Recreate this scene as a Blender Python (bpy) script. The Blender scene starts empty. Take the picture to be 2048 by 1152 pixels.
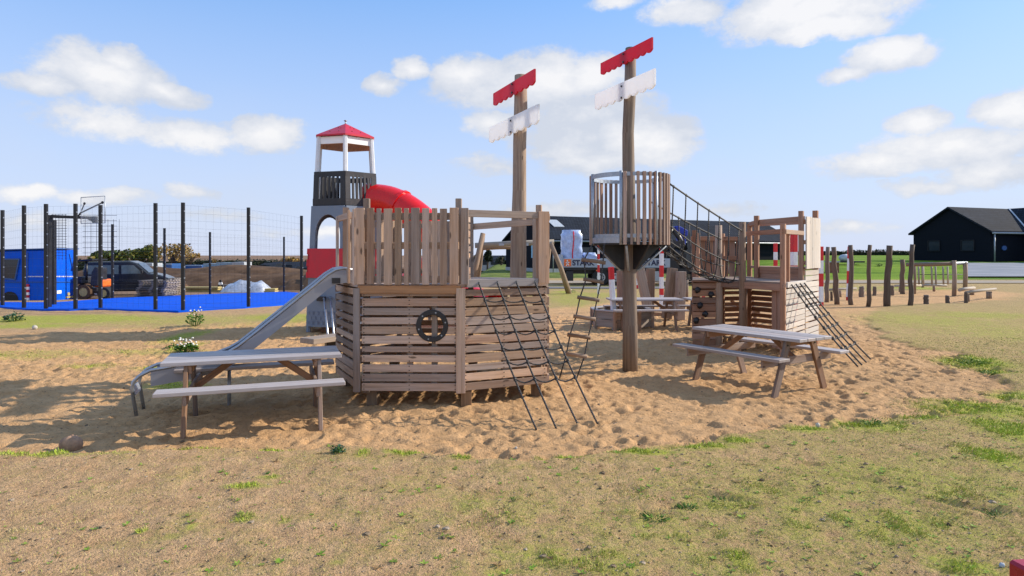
import bpy, math, random
import numpy as np
from mathutils import Vector, Matrix
random.seed(7)
rng = np.random.default_rng(7)
R = math.radians
sc = bpy.context.scene
col = sc.collection
PI = math.pi

# ------------------------------------------------------------------ camera
F = 1300.0; HZ = 508.0; EYE = 1.6
cam = bpy.data.cameras.new('camera'); cam_o = bpy.data.objects.new('camera', cam); col.objects.link(cam_o)
cam.sensor_width = 36; cam.lens = F/2048*36; cam.shift_y = -(576-HZ)/2048
cam.clip_start = 0.05; cam.clip_end = 4000
cam_o.location = (0, 0, EYE); cam_o.rotation_euler = (R(90), 0, 0)
sc.camera = cam_o

# ------------------------------------------------------------------ light
SUN_AZ = R(75)      # clockwise from +Y
SUN_EL = R(29)
sun = bpy.data.lights.new('sun', 'SUN'); sun_o = bpy.data.objects.new('sun', sun); col.objects.link(sun_o)
sun.energy = 3.7; sun.angle = R(0.53); sun.color = (1.0, 0.89, 0.74)
sdir = Vector((math.sin(SUN_AZ)*math.cos(SUN_EL), math.cos(SUN_AZ)*math.cos(SUN_EL), math.sin(SUN_EL)))
sun_o.rotation_euler = sdir.to_track_quat('Z', 'Y').to_euler()
sun_o.location = (20, 10, 20)
vs = sc.view_settings
vs.view_transform = 'Standard'; vs.look = 'None'; vs.exposure = 0.65; vs.gamma = 1; vs.use_curve_mapping = False

world = bpy.data.worlds.new('World'); sc.world = world; world.use_nodes = True
class NT:
    """tiny node-building helper"""
    def __init__(s, tree): s.t = tree; s.n = tree.nodes; s.l = tree.links
    def new(s, typ, **kw):
        n = s.n.new(typ)
        for k, v in kw.items():
            if k == 'inputs':
                for i, x in v.items(): s.set(n, i, x)
            else: setattr(n, k, v)
        return n
    def set(s, n, i, x):
        if isinstance(x, bpy.types.NodeSocket): s.l.new(x, n.inputs[i])
        else: n.inputs[i].default_value = x
    def math(s, op, a, b=0.0, c=None, clamp=False):
        n = s.n.new('ShaderNodeMath'); n.operation = op; n.use_clamp = clamp
        s.set(n, 0, a); s.set(n, 1, b)
        if c is not None: s.set(n, 2, c)
        return n.outputs[0]
    def vmath(s, op, a, b=(0, 0, 0), out=0):
        n = s.n.new('ShaderNodeVectorMath'); n.operation = op
        s.set(n, 0, a); s.set(n, 1, b)
        return n.outputs[out]
    def mix(s, f, a, b, blend='MIX'):
        n = s.n.new('ShaderNodeMix'); n.data_type = 'RGBA'; n.blend_type = blend
        s.set(n, 0, f); s.set(n, 6, col4(a)); s.set(n, 7, col4(b))
        return n.outputs[2]
    def noise(s, vec, scale, detail=3, rough=0.55, dist=0.0, out=0):
        n = s.n.new('ShaderNodeTexNoise'); s.l.new(vec, n.inputs['Vector'])
        n.inputs['Scale'].default_value = scale; n.inputs['Detail'].default_value = detail
        n.inputs['Roughness'].default_value = rough; n.inputs['Distortion'].default_value = dist
        return n.outputs[out]
    def mapr(s, v, a, b, c=0.0, d=1.0, interp='LINEAR'):
        n = s.n.new('ShaderNodeMapRange'); n.interpolation_type = interp
        for i, x in enumerate((v, a, b, c, d)): s.set(n, i, x)
        return n.outputs[0]
def col4(c):
    if isinstance(c, bpy.types.NodeSocket): return c
    return tuple(c)+(1.0,) if len(c) == 3 else c

def build_sky():
    nt = world.node_tree; nt.nodes.clear(); T = NT(nt)
    out = T.new('ShaderNodeOutputWorld'); bg = T.new('ShaderNodeBackground')
    sky = T.new('ShaderNodeTexSky', sky_type='NISHITA', sun_disc=False)
    sky.sun_elevation = SUN_EL; sky.sun_rotation = SUN_AZ
    sky.altitude = 0; sky.air_density = 1.0; sky.dust_density = 0.55; sky.ozone_density = 1.6
    tc = T.new('ShaderNodeTexCoord'); d = tc.outputs['Generated']
    sp = T.new('ShaderNodeSeparateXYZ'); T.l.new(d, sp.inputs[0])
    az = T.math('ARCTAN2', sp.outputs[0], sp.outputs[1]); el = T.math('ARCSINE', sp.outputs[2])
    wob = T.noise(d, 7.0, 5, 0.6, out=1)
    wv = T.vmath('SCALE', T.vmath('SUBTRACT', wob, (0.5, 0.5, 0.5))); wv.node.inputs['Scale'].default_value = 0.075
    cb = T.new('ShaderNodeCombineXYZ'); T.l.new(az, cb.inputs[0]); T.l.new(el, cb.inputs[1])
    flat = T.vmath('MULTIPLY', wv, (1, 0.75, 0))
    ae = T.vmath('ADD', cb.outputs[0], flat)
    blobs = [(205,150,165,66,1),(330,182,100,30,.8),(90,168,95,32,.8),(250,118,70,34,.9),
      (170,232,150,42,.42),(400,270,190,42,.6),(530,265,85,40,.85),(250,250,180,40,.4),
      (768,172,48,22,.85),(818,142,42,24,.85),(935,160,85,52,1),(1090,165,130,68,1),(1180,165,90,55,1),(1000,190,150,50,.7),
      (1270,285,145,68,1),(1140,285,130,55,.7),(990,250,85,34,.8),(1180,225,160,60,.65),(1200,320,200,35,.6),(970,330,100,26,.4),
      (1620,25,240,68,1),(1370,22,100,32,.7),(1650,62,170,34,1),(1560,15,130,60,1),(1240,5,70,18,.5),
      (1790,112,115,40,.95),(1700,145,70,20,.8),(2015,222,90,48,1),(1830,255,75,34,.85),(1900,300,220,50,.75),(1740,332,170,38,.6),(2010,345,160,44,.75),
      (50,385,85,26,.8),(390,388,60,22,.65),(200,395,160,24,.42),(1110,415,140,24,.5),(1460,415,90,18,.45),(1690,460,120,18,.5),(440,432,110,22,.42),(1850,380,150,22,.4),
      (640,470,260,20,.3),(60,440,200,22,.35),(2250,120,120,60,1),(-200,300,160,70,1),(2400,380,200,60,.8),(-120,120,120,40,.8)]
    acc = None
    for cx, cy, rx, ry, w in blobs:
        a = math.atan((cx-1024)/F); e = math.atan((HZ-cy)/F*math.cos(a)); c = math.cos(a)
        v = T.vmath('SUBTRACT', ae, (a, e, 0))
        v = T.vmath('MULTIPLY', v, (F/(rx*1.07*c*c), F/(ry*1.06*c), 0))
        L = T.vmath('LENGTH', v, out=1)
        m = T.math('MULTIPLY_ADD', L, -w, w)
        m = T.math('MULTIPLY', T.math('MAXIMUM', m, 0.0), 1.0)
        acc = m if acc is None else T.math('MAXIMUM', acc, m)
    n1 = T.noise(T.vmath('MULTIPLY', d, (1, 1, 1.6)), 17, 10, 0.66)
    n2 = T.noise(T.vmath('MULTIPLY', d, (1, 1, 2.6)), 4.5, 5, 0.55)
    # unseen broken cloud added behind the viewer to brighten and whiten shadow fill
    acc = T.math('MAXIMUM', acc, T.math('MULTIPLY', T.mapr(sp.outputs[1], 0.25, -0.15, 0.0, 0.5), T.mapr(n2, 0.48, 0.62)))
    dens = T.math('ADD', acc, T.math('MULTIPLY_ADD', n1, 1.25, -0.60))
    dens = T.math('ADD', dens, T.math('MULTIPLY_ADD', n2, 0.34, -0.17))
    dens = T.math('MULTIPLY', dens, T.mapr(acc, 0.0, 0.10))
    mask = T.mapr(dens, -0.02, 0.40, interp='SMOOTHSTEP')
    # thin veil of high cirrus low down
    veil = T.math('MULTIPLY', T.mapr(n2, 0.42, 0.75), T.mapr(el, 0.02, 0.26, 0.40, 0.0))
    mask = T.math('MAXIMUM', mask, veil)
    shade = T.mapr(T.math('ADD', dens, T.math('MULTIPLY_ADD', n2, -2.2, 1.1)), 0.1, 0.8)
    ccol = T.mix(shade, (3.0, 3.2, 3.6), (4.4, 4.35, 4.35))
    hs = T.new('ShaderNodeHueSaturation'); T.l.new(sky.outputs[0], hs.inputs['Color'])
    hs.inputs['Saturation'].default_value = 1.0; hs.inputs['Value'].default_value = 1.0
    skc = T.mix(1.0, hs.outputs[0], (0.76, 0.93, 1.15), 'MULTIPLY')
    skc = T.mix(0.6, skc, (1.30, 2.38, 4.35))
    skc = T.mix(T.mapr(el, 0.0, 0.37, 0.96, 0.0), skc, (3.1, 3.4, 4.25))
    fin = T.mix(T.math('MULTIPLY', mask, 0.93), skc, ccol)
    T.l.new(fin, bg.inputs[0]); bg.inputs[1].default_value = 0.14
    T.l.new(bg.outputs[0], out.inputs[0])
build_sky()
sc.cycles.max_bounces = 6; sc.cycles.diffuse_bounces = 3; sc.cycles.glossy_bounces = 3; sc.cycles.transparent_max_bounces = 12

# ------------------------------------------------------------------ object helpers
def tag(o, label=None, cat=None, group=None, kind=None):
    if label: o['label'] = label
    if cat: o['category'] = cat
    if group: o['group'] = group
    if kind: o['kind'] = kind
    return o
def thing(name, loc, label, cat, group=None, rz=0):
    o = bpy.data.objects.new(name, None); col.objects.link(o); o.empty_display_size = 0.1
    o.location = loc; o.rotation_euler = (0, 0, rz)
    return tag(o, label, cat, group)
def pt(px, py, Y):
    return Vector(((px-1024)/F*Y, Y, EYE-(py-HZ)/F*Y))
def gx(px, Y): return (px-1024)/F*Y

class MB:
    """mesh builder; every piece gets grain UVs along its length and a random tint"""
    def __init__(s): s.v = []; s.f = []; s.uv = []; s.rnd = []; s.sm = []; s.cuts = []
    def slot(s, i, a):
        """faces added since a use material slot i"""
        s.cuts.append((a, len(s.f), i))
    def piece(s, verts, faces, L, smooth=False, rnd=None):
        b = len(s.v); vs_ = [Vector(v) for v in verts]; s.v += [tuple(v) for v in vs_]
        L = Vector(L).normalized(); r = random.random() if rnd is None else rnd
        ou, ov = random.random()*50, random.random()*50
        for f in faces:
            p = [vs_[i] for i in f]
            n = Vector((0, 0, 0))
            for i in range(len(p)):
                a, c = p[i], p[(i+1) % len(p)]
                n += Vector(((a.y-c.y)*(a.z+c.z), (a.z-c.z)*(a.x+c.x), (a.x-c.x)*(a.y+c.y)))
            if n.length < 1e-12: n = Vector((0, 0, 1))
            n.normalize(); w = n.cross(L)
            if w.length < 0.3:
                t = Vector((0, 0, 1)) if abs(n.z) < 0.8 else Vector((1, 0, 0))
                w = n.cross(t).normalized(); u2 = n.cross(w)
                for q in p: s.uv += [(q.dot(u2)*6+ou, q.dot(w)+ov)]
            else:
                w.normalize()
                for q in p: s.uv += [(q.dot(L)+ou, q.dot(w)+ov)]
            s.f.append(tuple(i+b for i in f)); s.rnd.append(r); s.sm.append(smooth)
    def box(s, c, size, rz=0.0, L=None, M=None, rnd=None):
        hx, hy, hz = size[0]/2, size[1]/2, size[2]/2
        M = M or Matrix.Rotation(rz, 3, 'Z'); c = Vector(c)
        vs_ = [c+M @ Vector((x*hx, y*hy, z*hz)) for x in (-1, 1) for y in (-1, 1) for z in (-1, 1)]
        ax = max(range(3), key=lambda i: size[i]) if L is None else L
        s.piece(vs_, BOXF, M.col[ax], rnd=rnd)
    def beam(s, p0, p1, w, h, up=(0, 0, 1), rnd=None, taper=1.0):
        """w across, h along 'up'"""
        p0, p1 = Vector(p0), Vector(p1); d = (p1-p0).normalized(); up = Vector(up)
        if abs(d.dot(up.normalized())) > 0.98: up = Vector((0, 1, 0))
        a = d.cross(up).normalized(); u = a.cross(d).normalized()
        vs_ = []
        for p, k in ((p0, 1.0), (p1, taper)):
            for i in (-1, 1):
                for j in (-1, 1): vs_.append(p+a*(i*w/2*k)+u*(j*h/2*k))
        s.piece(vs_, BOXF, d, rnd=rnd)
    def tube(s, path, r, seg=8, caps=True, smooth=True, rnd=None, wob=0.0):
        path = [Vector(p) for p in path]; n = len(path)
        rr = r if isinstance(r, (list, tuple)) else [r]*n
        t0 = (path[1]-path[0]).normalized()
        ref = Vector((0, 0, 1)) if abs(t0.z) < 0.9 else Vector((1, 0, 0))
        a = t0.cross(ref).normalized(); vs_ = []
        b = len(s.v); L = 0; base_r = random.random() if rnd is None else rnd
        ou, ov = random.random()*50, random.random()*50; ls = []
        for i in range(n):
            t = (path[min(i+1, n-1)]-path[max(i-1, 0)]).normalized()
            a = (a-t*a.dot(t)).normalized(); c = t.cross(a)
            if i: L += (path[i]-path[i-1]).length
            ls.append(L)
            for k in range(seg):
                an = 2*PI*k/seg; q = rr[i]*(1+wob*math.sin(k*2.1+i*1.3))
                vs_.append(path[i]+a*(math.cos(an)*q)+c*(math.sin(an)*q))
        s.v += [tuple(v) for v in vs_]
        for i in range(n-1):
            for k in range(seg):
                k2 = (k+1) % seg
                s.f.append((b+i*seg+k, b+i*seg+k2, b+(i+1)*seg+k2, b+(i+1)*seg+k)); s.rnd.append(base_r); s.sm.append(smooth)
                cl, ch = 2*PI*rr[i]*k/seg, 2*PI*rr[i]*(k+1)/seg
                s.uv += [(ls[i]+ou, cl+ov), (ls[i]+ou, ch+ov), (ls[i+1]+ou, ch+ov), (ls[i+1]+ou, cl+ov)]
        if caps:
            for i, rev in ((0, True), (n-1, False)):
                idx = [b+i*seg+k for k in range(seg)]
                if rev: idx.reverse()
                s.f.append(tuple(idx)); s.rnd.append(base_r); s.sm.append(False)
                s.uv += [(ls[i]+ou+math.cos(k)*0.02, ov+0.5+math.sin(k)*0.05) for k in range(seg)]
    def prism(s, poly, ext, L=None, rnd=None, smooth=False):
        """poly: 3-D outline, ext: extrusion vector"""
        poly = [Vector(p) for p in poly]; ext = Vector(ext); n = len(poly)
        nn = Vector((0, 0, 0))
        for i in range(n):
            a, c = poly[i], poly[(i+1) % n]
            nn += Vector(((a.y-c.y)*(a.z+c.z), (a.z-c.z)*(a.x+c.x), (a.x-c.x)*(a.y+c.y)))
        if nn.dot(ext) > 0: poly.reverse()
        vs_ = poly+[p+ext for p in poly]
        fs = [tuple(range(n)), tuple(range(2*n-1, n-1, -1))]
        fs += [((i+1) % n, i, i+n, (i+1) % n+n) for i in range(n)]
        s.piece(vs_, fs, L or (poly[1]-poly[0]), smooth=smooth, rnd=rnd)
    def disc(s, c, r, h, seg=24, axis='Z', M=None, r2=None):
        r2 = r if r2 is None else r2; c = Vector(c)
        M = M or {'Z': Matrix.Identity(3), 'X': Matrix.Rotation(R(90), 3, 'Y'), 'Y': Matrix.Rotation(R(90), 3, 'X')}[axis]
        vs_ = [c+M @ Vector((math.cos(2*PI*k/seg)*q, math.sin(2*PI*k/seg)*q, z)) for q, z in ((r, -h/2), (r2, h/2)) for k in range(seg)]
        fs = [tuple(range(seg-1, -1, -1)), tuple(range(seg, 2*seg))]
        fs += [(k, (k+1) % seg, (k+1) % seg+seg, k+seg) for k in range(seg)]
        s.piece(vs_, fs, M @ Vector((1, 0, 0)))
    def ring(s, c, ro, ri, h, seg=28, M=None):
        M = M or Matrix.Identity(3); c = Vector(c)
        vs_ = []
        for q, z in ((ro, -h/2), (ro, h/2), (ri, h/2), (ri, -h/2)):
            vs_ += [c+M @ Vector((math.cos(2*PI*k/seg)*q, math.sin(2*PI*k/seg)*q, z)) for k in range(seg)]
        fs = []
        for j in range(4):
            j2 = (j+1) % 4
            fs += [(j*seg+k, j*seg+(k+1) % seg, j2*seg+(k+1) % seg, j2*seg+k) for k in range(seg)]
        s.piece(vs_, fs, M @ Vector((1, 0, 0)))
    def blob(s, c, rad, seg=10, rings=7, jit=0.12, seed=0, flat=0.0):
        rs = random.Random(seed); c = Vector(c); vs_ = []
        ph = [rs.random()*6 for _ in range(6)]
        for i in range(rings+1):
            th = PI*i/rings
            for k in range(seg):
                a = 2*PI*k/seg
                q = 1+jit*(math.sin(3*a+ph[0]+2*th)+math.sin(2*a+ph[1]+3*th)*0.7+math.sin(5*a+ph[2])*0.4*math.sin(th))
                z = math.cos(th); z = max(z, -1+flat)
                vs_.append(c+Vector((rad[0]*q*math.sin(th)*math.cos(a), rad[1]*q*math.sin(th)*math.sin(a), rad[2]*q*z)))
        fs = [(i*seg+k, (i+1)*seg+k, (i+1)*seg+(k+1) % seg, i*seg+(k+1) % seg) for i in range(rings) for k in range(seg)]
        s.piece(vs_, fs, (1, 0, 0), smooth=True)
    def build(s, name, mat, parent=None, bevel=0.0, label=None, local=False):
        """vertices are world coordinates unless local=True (then they are in the parent's frame)"""
        me = bpy.data.meshes.new(name); vv = s.v
        if parent is not None and not local:
            mi = world_of(parent).inverted(); vv = [tuple(mi @ Vector(v)) for v in s.v]
        me.from_pydata(vv, [], s.f); 
        uvl = me.uv_layers.new(name='UVMap'); uvl.data.foreach_set('uv', np.array(s.uv, dtype=np.float32).ravel())
        at = me.attributes.new('rnd', 'FLOAT', 'FACE'); at.data.foreach_set('value', np.array(s.rnd, dtype=np.float32))
        me.polygons.foreach_set('use_smooth', np.array(s.sm, dtype=bool))
        mats = mat if isinstance(mat, (list, tuple)) else [mat]
        for q in mats: me.materials.append(q)
        if s.cuts:
            k = np.zeros(len(s.f), dtype=np.int32)
            for a, c, i in s.cuts: k[a:c] = i
            me.polygons.foreach_set('material_index', k)
        me.update()
        o = bpy.data.objects.new(name, me); col.objects.link(o)
        if parent is not None: o.parent = parent
        if bevel:
            b = o.modifiers.new('bevel', 'BEVEL'); b.width = bevel; b.segments = 1; b.limit_method = 'ANGLE'; b.angle_limit = R(50)
        if label: o['label'] = label
        return o
BOXF = [(0, 1, 3, 2), (4, 6, 7, 5), (0, 4, 5, 1), (2, 3, 7, 6), (0, 2, 6, 4), (1, 5, 7, 3)]
def world_of(o):
    m = Matrix.Translation(o.location) @ o.rotation_euler.to_matrix().to_4x4()
    return world_of(o.parent) @ m if o.parent else m
def copy_tree(o, parent=None):
    c = o.copy(); col.objects.link(c)
    if parent is not None: c.parent = parent
    for ch in [x for x in col.objects if x.parent == o]: copy_tree(ch, c)
    return c
def text_piece(txt, size, thick, M, name, mat, parent):
    cu = bpy.data.curves.new('lettering', 'FONT'); cu.body = txt; cu.size = size; cu.extrude = thick; cu.offset = size*0.035
    to = bpy.data.objects.new('lettering', cu); col.objects.link(to)
    bpy.context.view_layer.update()
    dg = bpy.context.evaluated_depsgraph_get()
    me = bpy.data.meshes.new_from_object(to.evaluated_get(dg)); bpy.data.objects.remove(to)
    me.transform(M); mi = world_of(parent).inverted(); me.transform(mi)
    me.materials.clear(); me.materials.append(mat)
    o = bpy.data.objects.new(name, me); col.objects.link(o); o.parent = parent
    return o

# ------------------------------------------------------------------ materials
def mat_new(name):
    m = bpy.data.materials.new(name); m.use_nodes = True; nt = m.node_tree; nt.nodes.clear(); T = NT(nt)
    out = T.new('ShaderNodeOutputMaterial'); b = T.new('ShaderNodeBsdfPrincipled'); T.l.new(b.outputs[0], out.inputs[0])
    return m, T, b
def wood(name, c1, c2, grey, grey_amt=0.5, rough=0.75, dark=0.55, bump=0.25, knots=True, tint=0.35):
    """c1..c2 tints picked per board, grey = weathered colour showing in streaks"""
    m, T, b = mat_new(name)
    uv = T.new('ShaderNodeUVMap').outputs[0]
    at = T.new('ShaderNodeAttribute', attribute_name='rnd').outputs['Fac']
    g1 = T.noise(T.vmath('MULTIPLY', uv, (1.4, 34, 1)), 1.0, 5, 0.6, 0.6)
    g2 = T.noise(T.vmath('MULTIPLY', uv, (5, 160, 1)), 1.0, 3, 0.6)
    blot = T.noise(T.vmath('MULTIPLY', uv, (1.1, 5, 1)), 1.6, 4, 0.6)
    base = T.mix(at, c1, c2)
    r2 = T.math('FRACT', T.math('MULTIPLY', at, 7.31))
    gf = T.math('ADD', T.math('MULTIPLY_ADD', r2, 0.7, grey_amt-0.5), T.math('MULTIPLY_ADD', blot, 1.2, -0.5), clamp=True)
    c = T.mix(gf, base, grey)
    r3 = T.math('FRACT', T.math('MULTIPLY', at, 13.77))
    c = T.mix(1.0, c, T.mix(r3, (1-tint,)*3, (1+tint*0.5,)*3), 'MULTIPLY')
    c = T.mix(T.mapr(g1, 0.42, 0.72, 0.0, dark), c, T.mix(1.0, c, (0.36, 0.30, 0.27), 'MULTIPLY'))
    c = T.mix(T.mapr(g2, 0.5, 0.8, 0.0, 0.45), c, T.mix(1.0, c, (0.5, 0.46, 0.42), 'MULTIPLY'))
    if knots:
        vo = T.new('ShaderNodeTexVoronoi'); T.l.new(T.vmath('MULTIPLY', uv, (2.2, 7, 1)), vo.inputs['Vector']); vo.inputs['Scale'].default_value = 1.0
        k = T.mapr(vo.outputs['Distance'], 0.05, 0.11, 0.75, 0.0, 'SMOOTHSTEP')
        c = T.mix(k, c, (0.05, 0.03, 0.02))
    T.l.new(c, b.inputs['Base Color']); b.inputs['Roughness'].default_value = rough
    b.inputs['Specular IOR Level'].default_value = 0.3
    bp = T.new('ShaderNodeBump'); bp.inputs['Strength'].default_value = bump; bp.inputs['Distance'].default_value = 0.004
    T.l.new(T.math('ADD', g1, T.math('MULTIPLY', g2, 0.5)), bp.inputs['Height']); T.l.new(bp.outputs[0], b.inputs['Normal'])
    return m
def plain(name, c, rough=0.5, metal=0.0, var=0.15, scale=6.0, bump=0.0, spec=0.5, dirt=None, dirt_amt=0.4, coord='Object'):
    m, T, b = mat_new(name)
    oc = T.new('ShaderNodeTexCoord').outputs[coord]
    n = T.noise(oc, scale, 5, 0.6)
    cc = T.mix(T.mapr(n, 0.3, 0.7), tuple(x*(1-var) for x in c), tuple(min(1, x*(1+var)) for x in c))
    if dirt:
        n2 = T.noise(T.vmath('MULTIPLY', oc, (1, 1, 0.35)), scale*2.2, 6, 0.65)
        cc = T.mix(T.mapr(n2, 0.5, 0.72, 0.0, dirt_amt), cc, dirt)
    T.l.new(cc, b.inputs['Base Color'])
    T.l.new(T.mapr(n, 0.3, 0.7, max(0.03, rough-0.08), min(1, rough+0.1)), b.inputs['Roughness'])
    b.inputs['Metallic'].default_value = metal; b.inputs['Specular IOR Level'].default_value = spec
    if bump:
        bp = T.new('ShaderNodeBump'); bp.inputs['Strength'].default_value = bump; bp.inputs['Distance'].default_value = 0.01
        T.l.new(T.noise(oc, scale*5, 4, 0.6), bp.inputs['Height']); T.l.new(bp.outputs[0], b.inputs['Normal'])
    return m
def leafy(name, cols, rough=0.6):
    m, T, b = mat_new(name)
    at = T.new('ShaderNodeAttribute', attribute_name='rnd').outputs['Fac']
    cr = T.new('ShaderNodeValToRGB'); T.l.new(at, cr.inputs[0])
    el = cr.color_ramp.elements
    while len(el) < len(cols): el.new(0.5)
    for i, c in enumerate(cols): el[i].position = i/(len(cols)-1); el[i].color = (*c, 1)
    T.l.new(cr.outputs[0], b.inputs['Base Color']); b.inputs['Roughness'].default_value = rough; b.inputs['Specular IOR Level'].default_value = 0.2
    return m
def sheet_plastic(name, c, dirt):
    """board that lets some sun glow through"""
    m = plain(name, c, 0.45, 0, 0.05, 4, dirt=dirt, dirt_amt=0.3); T = NT(m.node_tree)
    b = [n for n in T.n if n.type == 'BSDF_PRINCIPLED'][0]; out = [n for n in T.n if n.type == 'OUTPUT_MATERIAL'][0]
    tr = T.new('ShaderNodeBsdfTranslucent'); tr.inputs[0].default_value = (*c, 1); mx = T.new('ShaderNodeMixShader'); mx.inputs[0].default_value = 0.42
    T.l.new(b.outputs[0], mx.inputs[1]); T.l.new(tr.outputs[0], mx.inputs[2]); T.l.new(mx.outputs[0], out.inputs[0])
    return m
def rope_mat():
    m, T, b = mat_new('black_rope')
    uv = T.new('ShaderNodeUVMap').outputs[0]
    w = T.new('ShaderNodeTexWave', wave_type='BANDS', bands_direction='DIAGONAL'); T.l.new(T.vmath('MULTIPLY', uv, (1, 2.0, 1)), w.inputs['Vector'])
    w.inputs['Scale'].default_value = 18; w.inputs['Distortion'].default_value = 1.0
    n = T.noise(uv, 60, 2)
    f = T.math('MULTIPLY', w.outputs['Fac'], T.mapr(n, 0.35, 0.7))
    T.l.new(T.mix(f, (0.012, 0.012, 0.014), (0.13, 0.125, 0.12)), b.inputs['Base Color'])
    b.inputs['Roughness'].default_value = 0.6
    bp = T.new('ShaderNodeBump'); bp.inputs['Strength'].default_value = 0.8; bp.inputs['Distance'].default_value = 0.004
    T.l.new(w.outputs['Fac'], bp.inputs['Height']); T.l.new(bp.outputs[0], b.inputs['Normal'])
    return m

M = {}
M['larch'] = wood('weathered_larch', (0.62, 0.41, 0.26), (0.50, 0.30, 0.19), (0.50, 0.42, 0.375), 0.5, tint=.45, dark=.5)
M['deck_edge'] = wood('amber_deck_edge', (0.62, 0.34, 0.17), (0.55, 0.29, 0.15), (0.5, 0.32, 0.2), 0.3)
M['larch_post'] = wood('larch_post_wood', (0.46, 0.30, 0.20), (0.40, 0.26, 0.175), (0.40, 0.335, 0.285), 0.4)
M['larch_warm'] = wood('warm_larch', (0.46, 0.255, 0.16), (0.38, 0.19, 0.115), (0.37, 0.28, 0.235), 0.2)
M['table_wood'] = wood('silvered_table_wood', (0.40, 0.31, 0.26), (0.46, 0.38, 0.34), (0.50, 0.465, 0.465), 0.75, rough=0.55, dark=0.4)
M['sunlit_silver_wood'] = wood('sunlit_silvered_larch', (0.62, 0.54, 0.46), (0.66, 0.60, 0.53), (0.64, 0.61, 0.57), 0.5, dark=0.3, tint=0.15)  # silvered larch for the sunny side, sun's brightness put into its colour
M['table_leg'] = wood('table_leg_wood', (0.34, 0.20, 0.12), (0.30, 0.17, 0.10), (0.33, 0.29, 0.27), 0.35)
M['log'] = wood('debarked_robinia', (0.37, 0.25, 0.165), (0.30, 0.195, 0.13), (0.34, 0.275, 0.22), 0.5, dark=0.75, bump=0.6)
M['log_dark'] = wood('dark_robinia', (0.22, 0.15, 0.105), (0.17, 0.115, 0.08), (0.20, 0.16, 0.135), 0.5, dark=0.75, bump=0.6)
M['log_pale'] = wood('pale_sawn_log', (0.50, 0.42, 0.32), (0.44, 0.38, 0.30), (0.45, 0.42, 0.38), 0.5)
M['barrel'] = wood('barrel_slat_wood', (0.48, 0.30, 0.21), (0.36, 0.21, 0.14), (0.46, 0.39, 0.35), 0.38, tint=0.45)
M['endgrain'] = wood('foot_block_wood', (0.28, 0.17, 0.09), (0.24, 0.15, 0.08), (0.25, 0.2, 0.15), 0.3)
M['rope'] = rope_mat()
M['white_sail'] = sheet_plastic('white_sail_board', (0.97, 0.97, 0.98), (0.8, 0.8, 0.78)); M['red_sail'] = sheet_plastic('red_sail_board', (0.70, 0.015, 0.05), (0.5, 0.05, 0.06))
M['steel'] = plain('brushed_steel', (0.38, 0.40, 0.44), 0.30, 0.8, 0.08, 12, dirt=(0.30, 0.30, 0.31), dirt_amt=0.35)
M['slide_side'] = plain('dull_steel_side', (0.33, 0.33, 0.36), 0.5, 0.35, 0.06, 5, dirt=(0.30, 0.27, 0.24), dirt_amt=0.25)
M['galv'] = plain('galvanised_steel', (0.38, 0.42, 0.47), 0.45, 0.7, 0.18, 22)
M['black_plastic'] = plain('black_board', (0.018, 0.018, 0.022), 0.45, 0, 0.2, 5, dirt=(0.06, 0.055, 0.05), dirt_amt=0.3)
M['charcoal'] = plain('charcoal_board', (0.022, 0.021, 0.028), 0.5, 0, 0.2, 5, dirt=(0.09, 0.08, 0.08), dirt_amt=0.35)
M['fence_black'] = plain('black_coated_steel', (0.012, 0.012, 0.014), 0.4, 0, 0.2, 8)
M['red_board'] = plain('red_board', (0.56, 0.012, 0.03), 0.42, 0, 0.08, 4, dirt=(0.35, 0.03, 0.04), dirt_amt=0.3)
M['red_plastic'] = plain('red_tube_plastic', (0.72, 0.008, 0.010), 0.28, 0, 0.05, 3, dirt=(0.5, 0.04, 0.03), dirt_amt=0.25)
M['white_board'] = plain('white_board', (0.92, 0.93, 0.95), 0.45, 0, 0.04, 4, dirt=(0.6, 0.6, 0.58), dirt_amt=0.2)
M['grey_board'] = plain('blue_grey_board', (0.17, 0.215, 0.29), 0.45, 0, 0.06, 4, dirt=(0.22, 0.22, 0.24), dirt_amt=0.3)
M['grey_line'] = plain('brick_groove', (0.16, 0.20, 0.30), 0.6)
M['white_paint'] = plain('white_paint_on_wood', (0.74, 0.77, 0.82), 0.5, 0, 0.05, 9, dirt=(0.45, 0.42, 0.40), dirt_amt=0.35)
M['red_paint'] = plain('red_paint_on_wood', (0.60, 0.014, 0.02), 0.5, 0, 0.1, 9, dirt=(0.3, 0.03, 0.03), dirt_amt=0.3)
M['bolt'] = plain('dark_bolt', (0.02, 0.02, 0.02), 0.4)
M['stone'] = plain('granite', (0.36, 0.22, 0.14), 0.85, 0, 0.35, 14, 0.5, dirt=(0.14, 0.10, 0.08))
M['stone_pale'] = plain('pale_stone', (0.50, 0.46, 0.40), 0.85, 0, 0.25, 20, 0.4)
M['black_wall'] = plain('black_cladding', (0.010, 0.012, 0.018), 0.55, 0, 0.2, 3, spec=0.3)
M['glass'] = plain('window_glass', (0.03, 0.04, 0.05), 0.06, 0, 0.1, 2)
M['pipe'] = plain('zinc_pipe', (0.32, 0.36, 0.40), 0.4, 0.5)
M['curtain'] = plain('pale_blue_blind', (0.30, 0.55, 0.70), 0.7)
M['tyre'] = plain('tyre_rubber', (0.02, 0.02, 0.022), 0.8, 0, 0.3, 9)
M['rim'] = plain('wheel_rim', (0.45, 0.46, 0.48), 0.35, 0.6)
M['grey_side'] = plain('truck_side_grey', (0.36, 0.41, 0.48), 0.5, 0, 0.08)
M['orange'] = plain('orange_paint', (0.85, 0.16, 0.02), 0.4)
M['navy_text'] = plain('navy_lettering', (0.01, 0.015, 0.06), 0.5)
M['white_text'] = plain('white_lettering', (0.8, 0.8, 0.8), 0.5)
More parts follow.
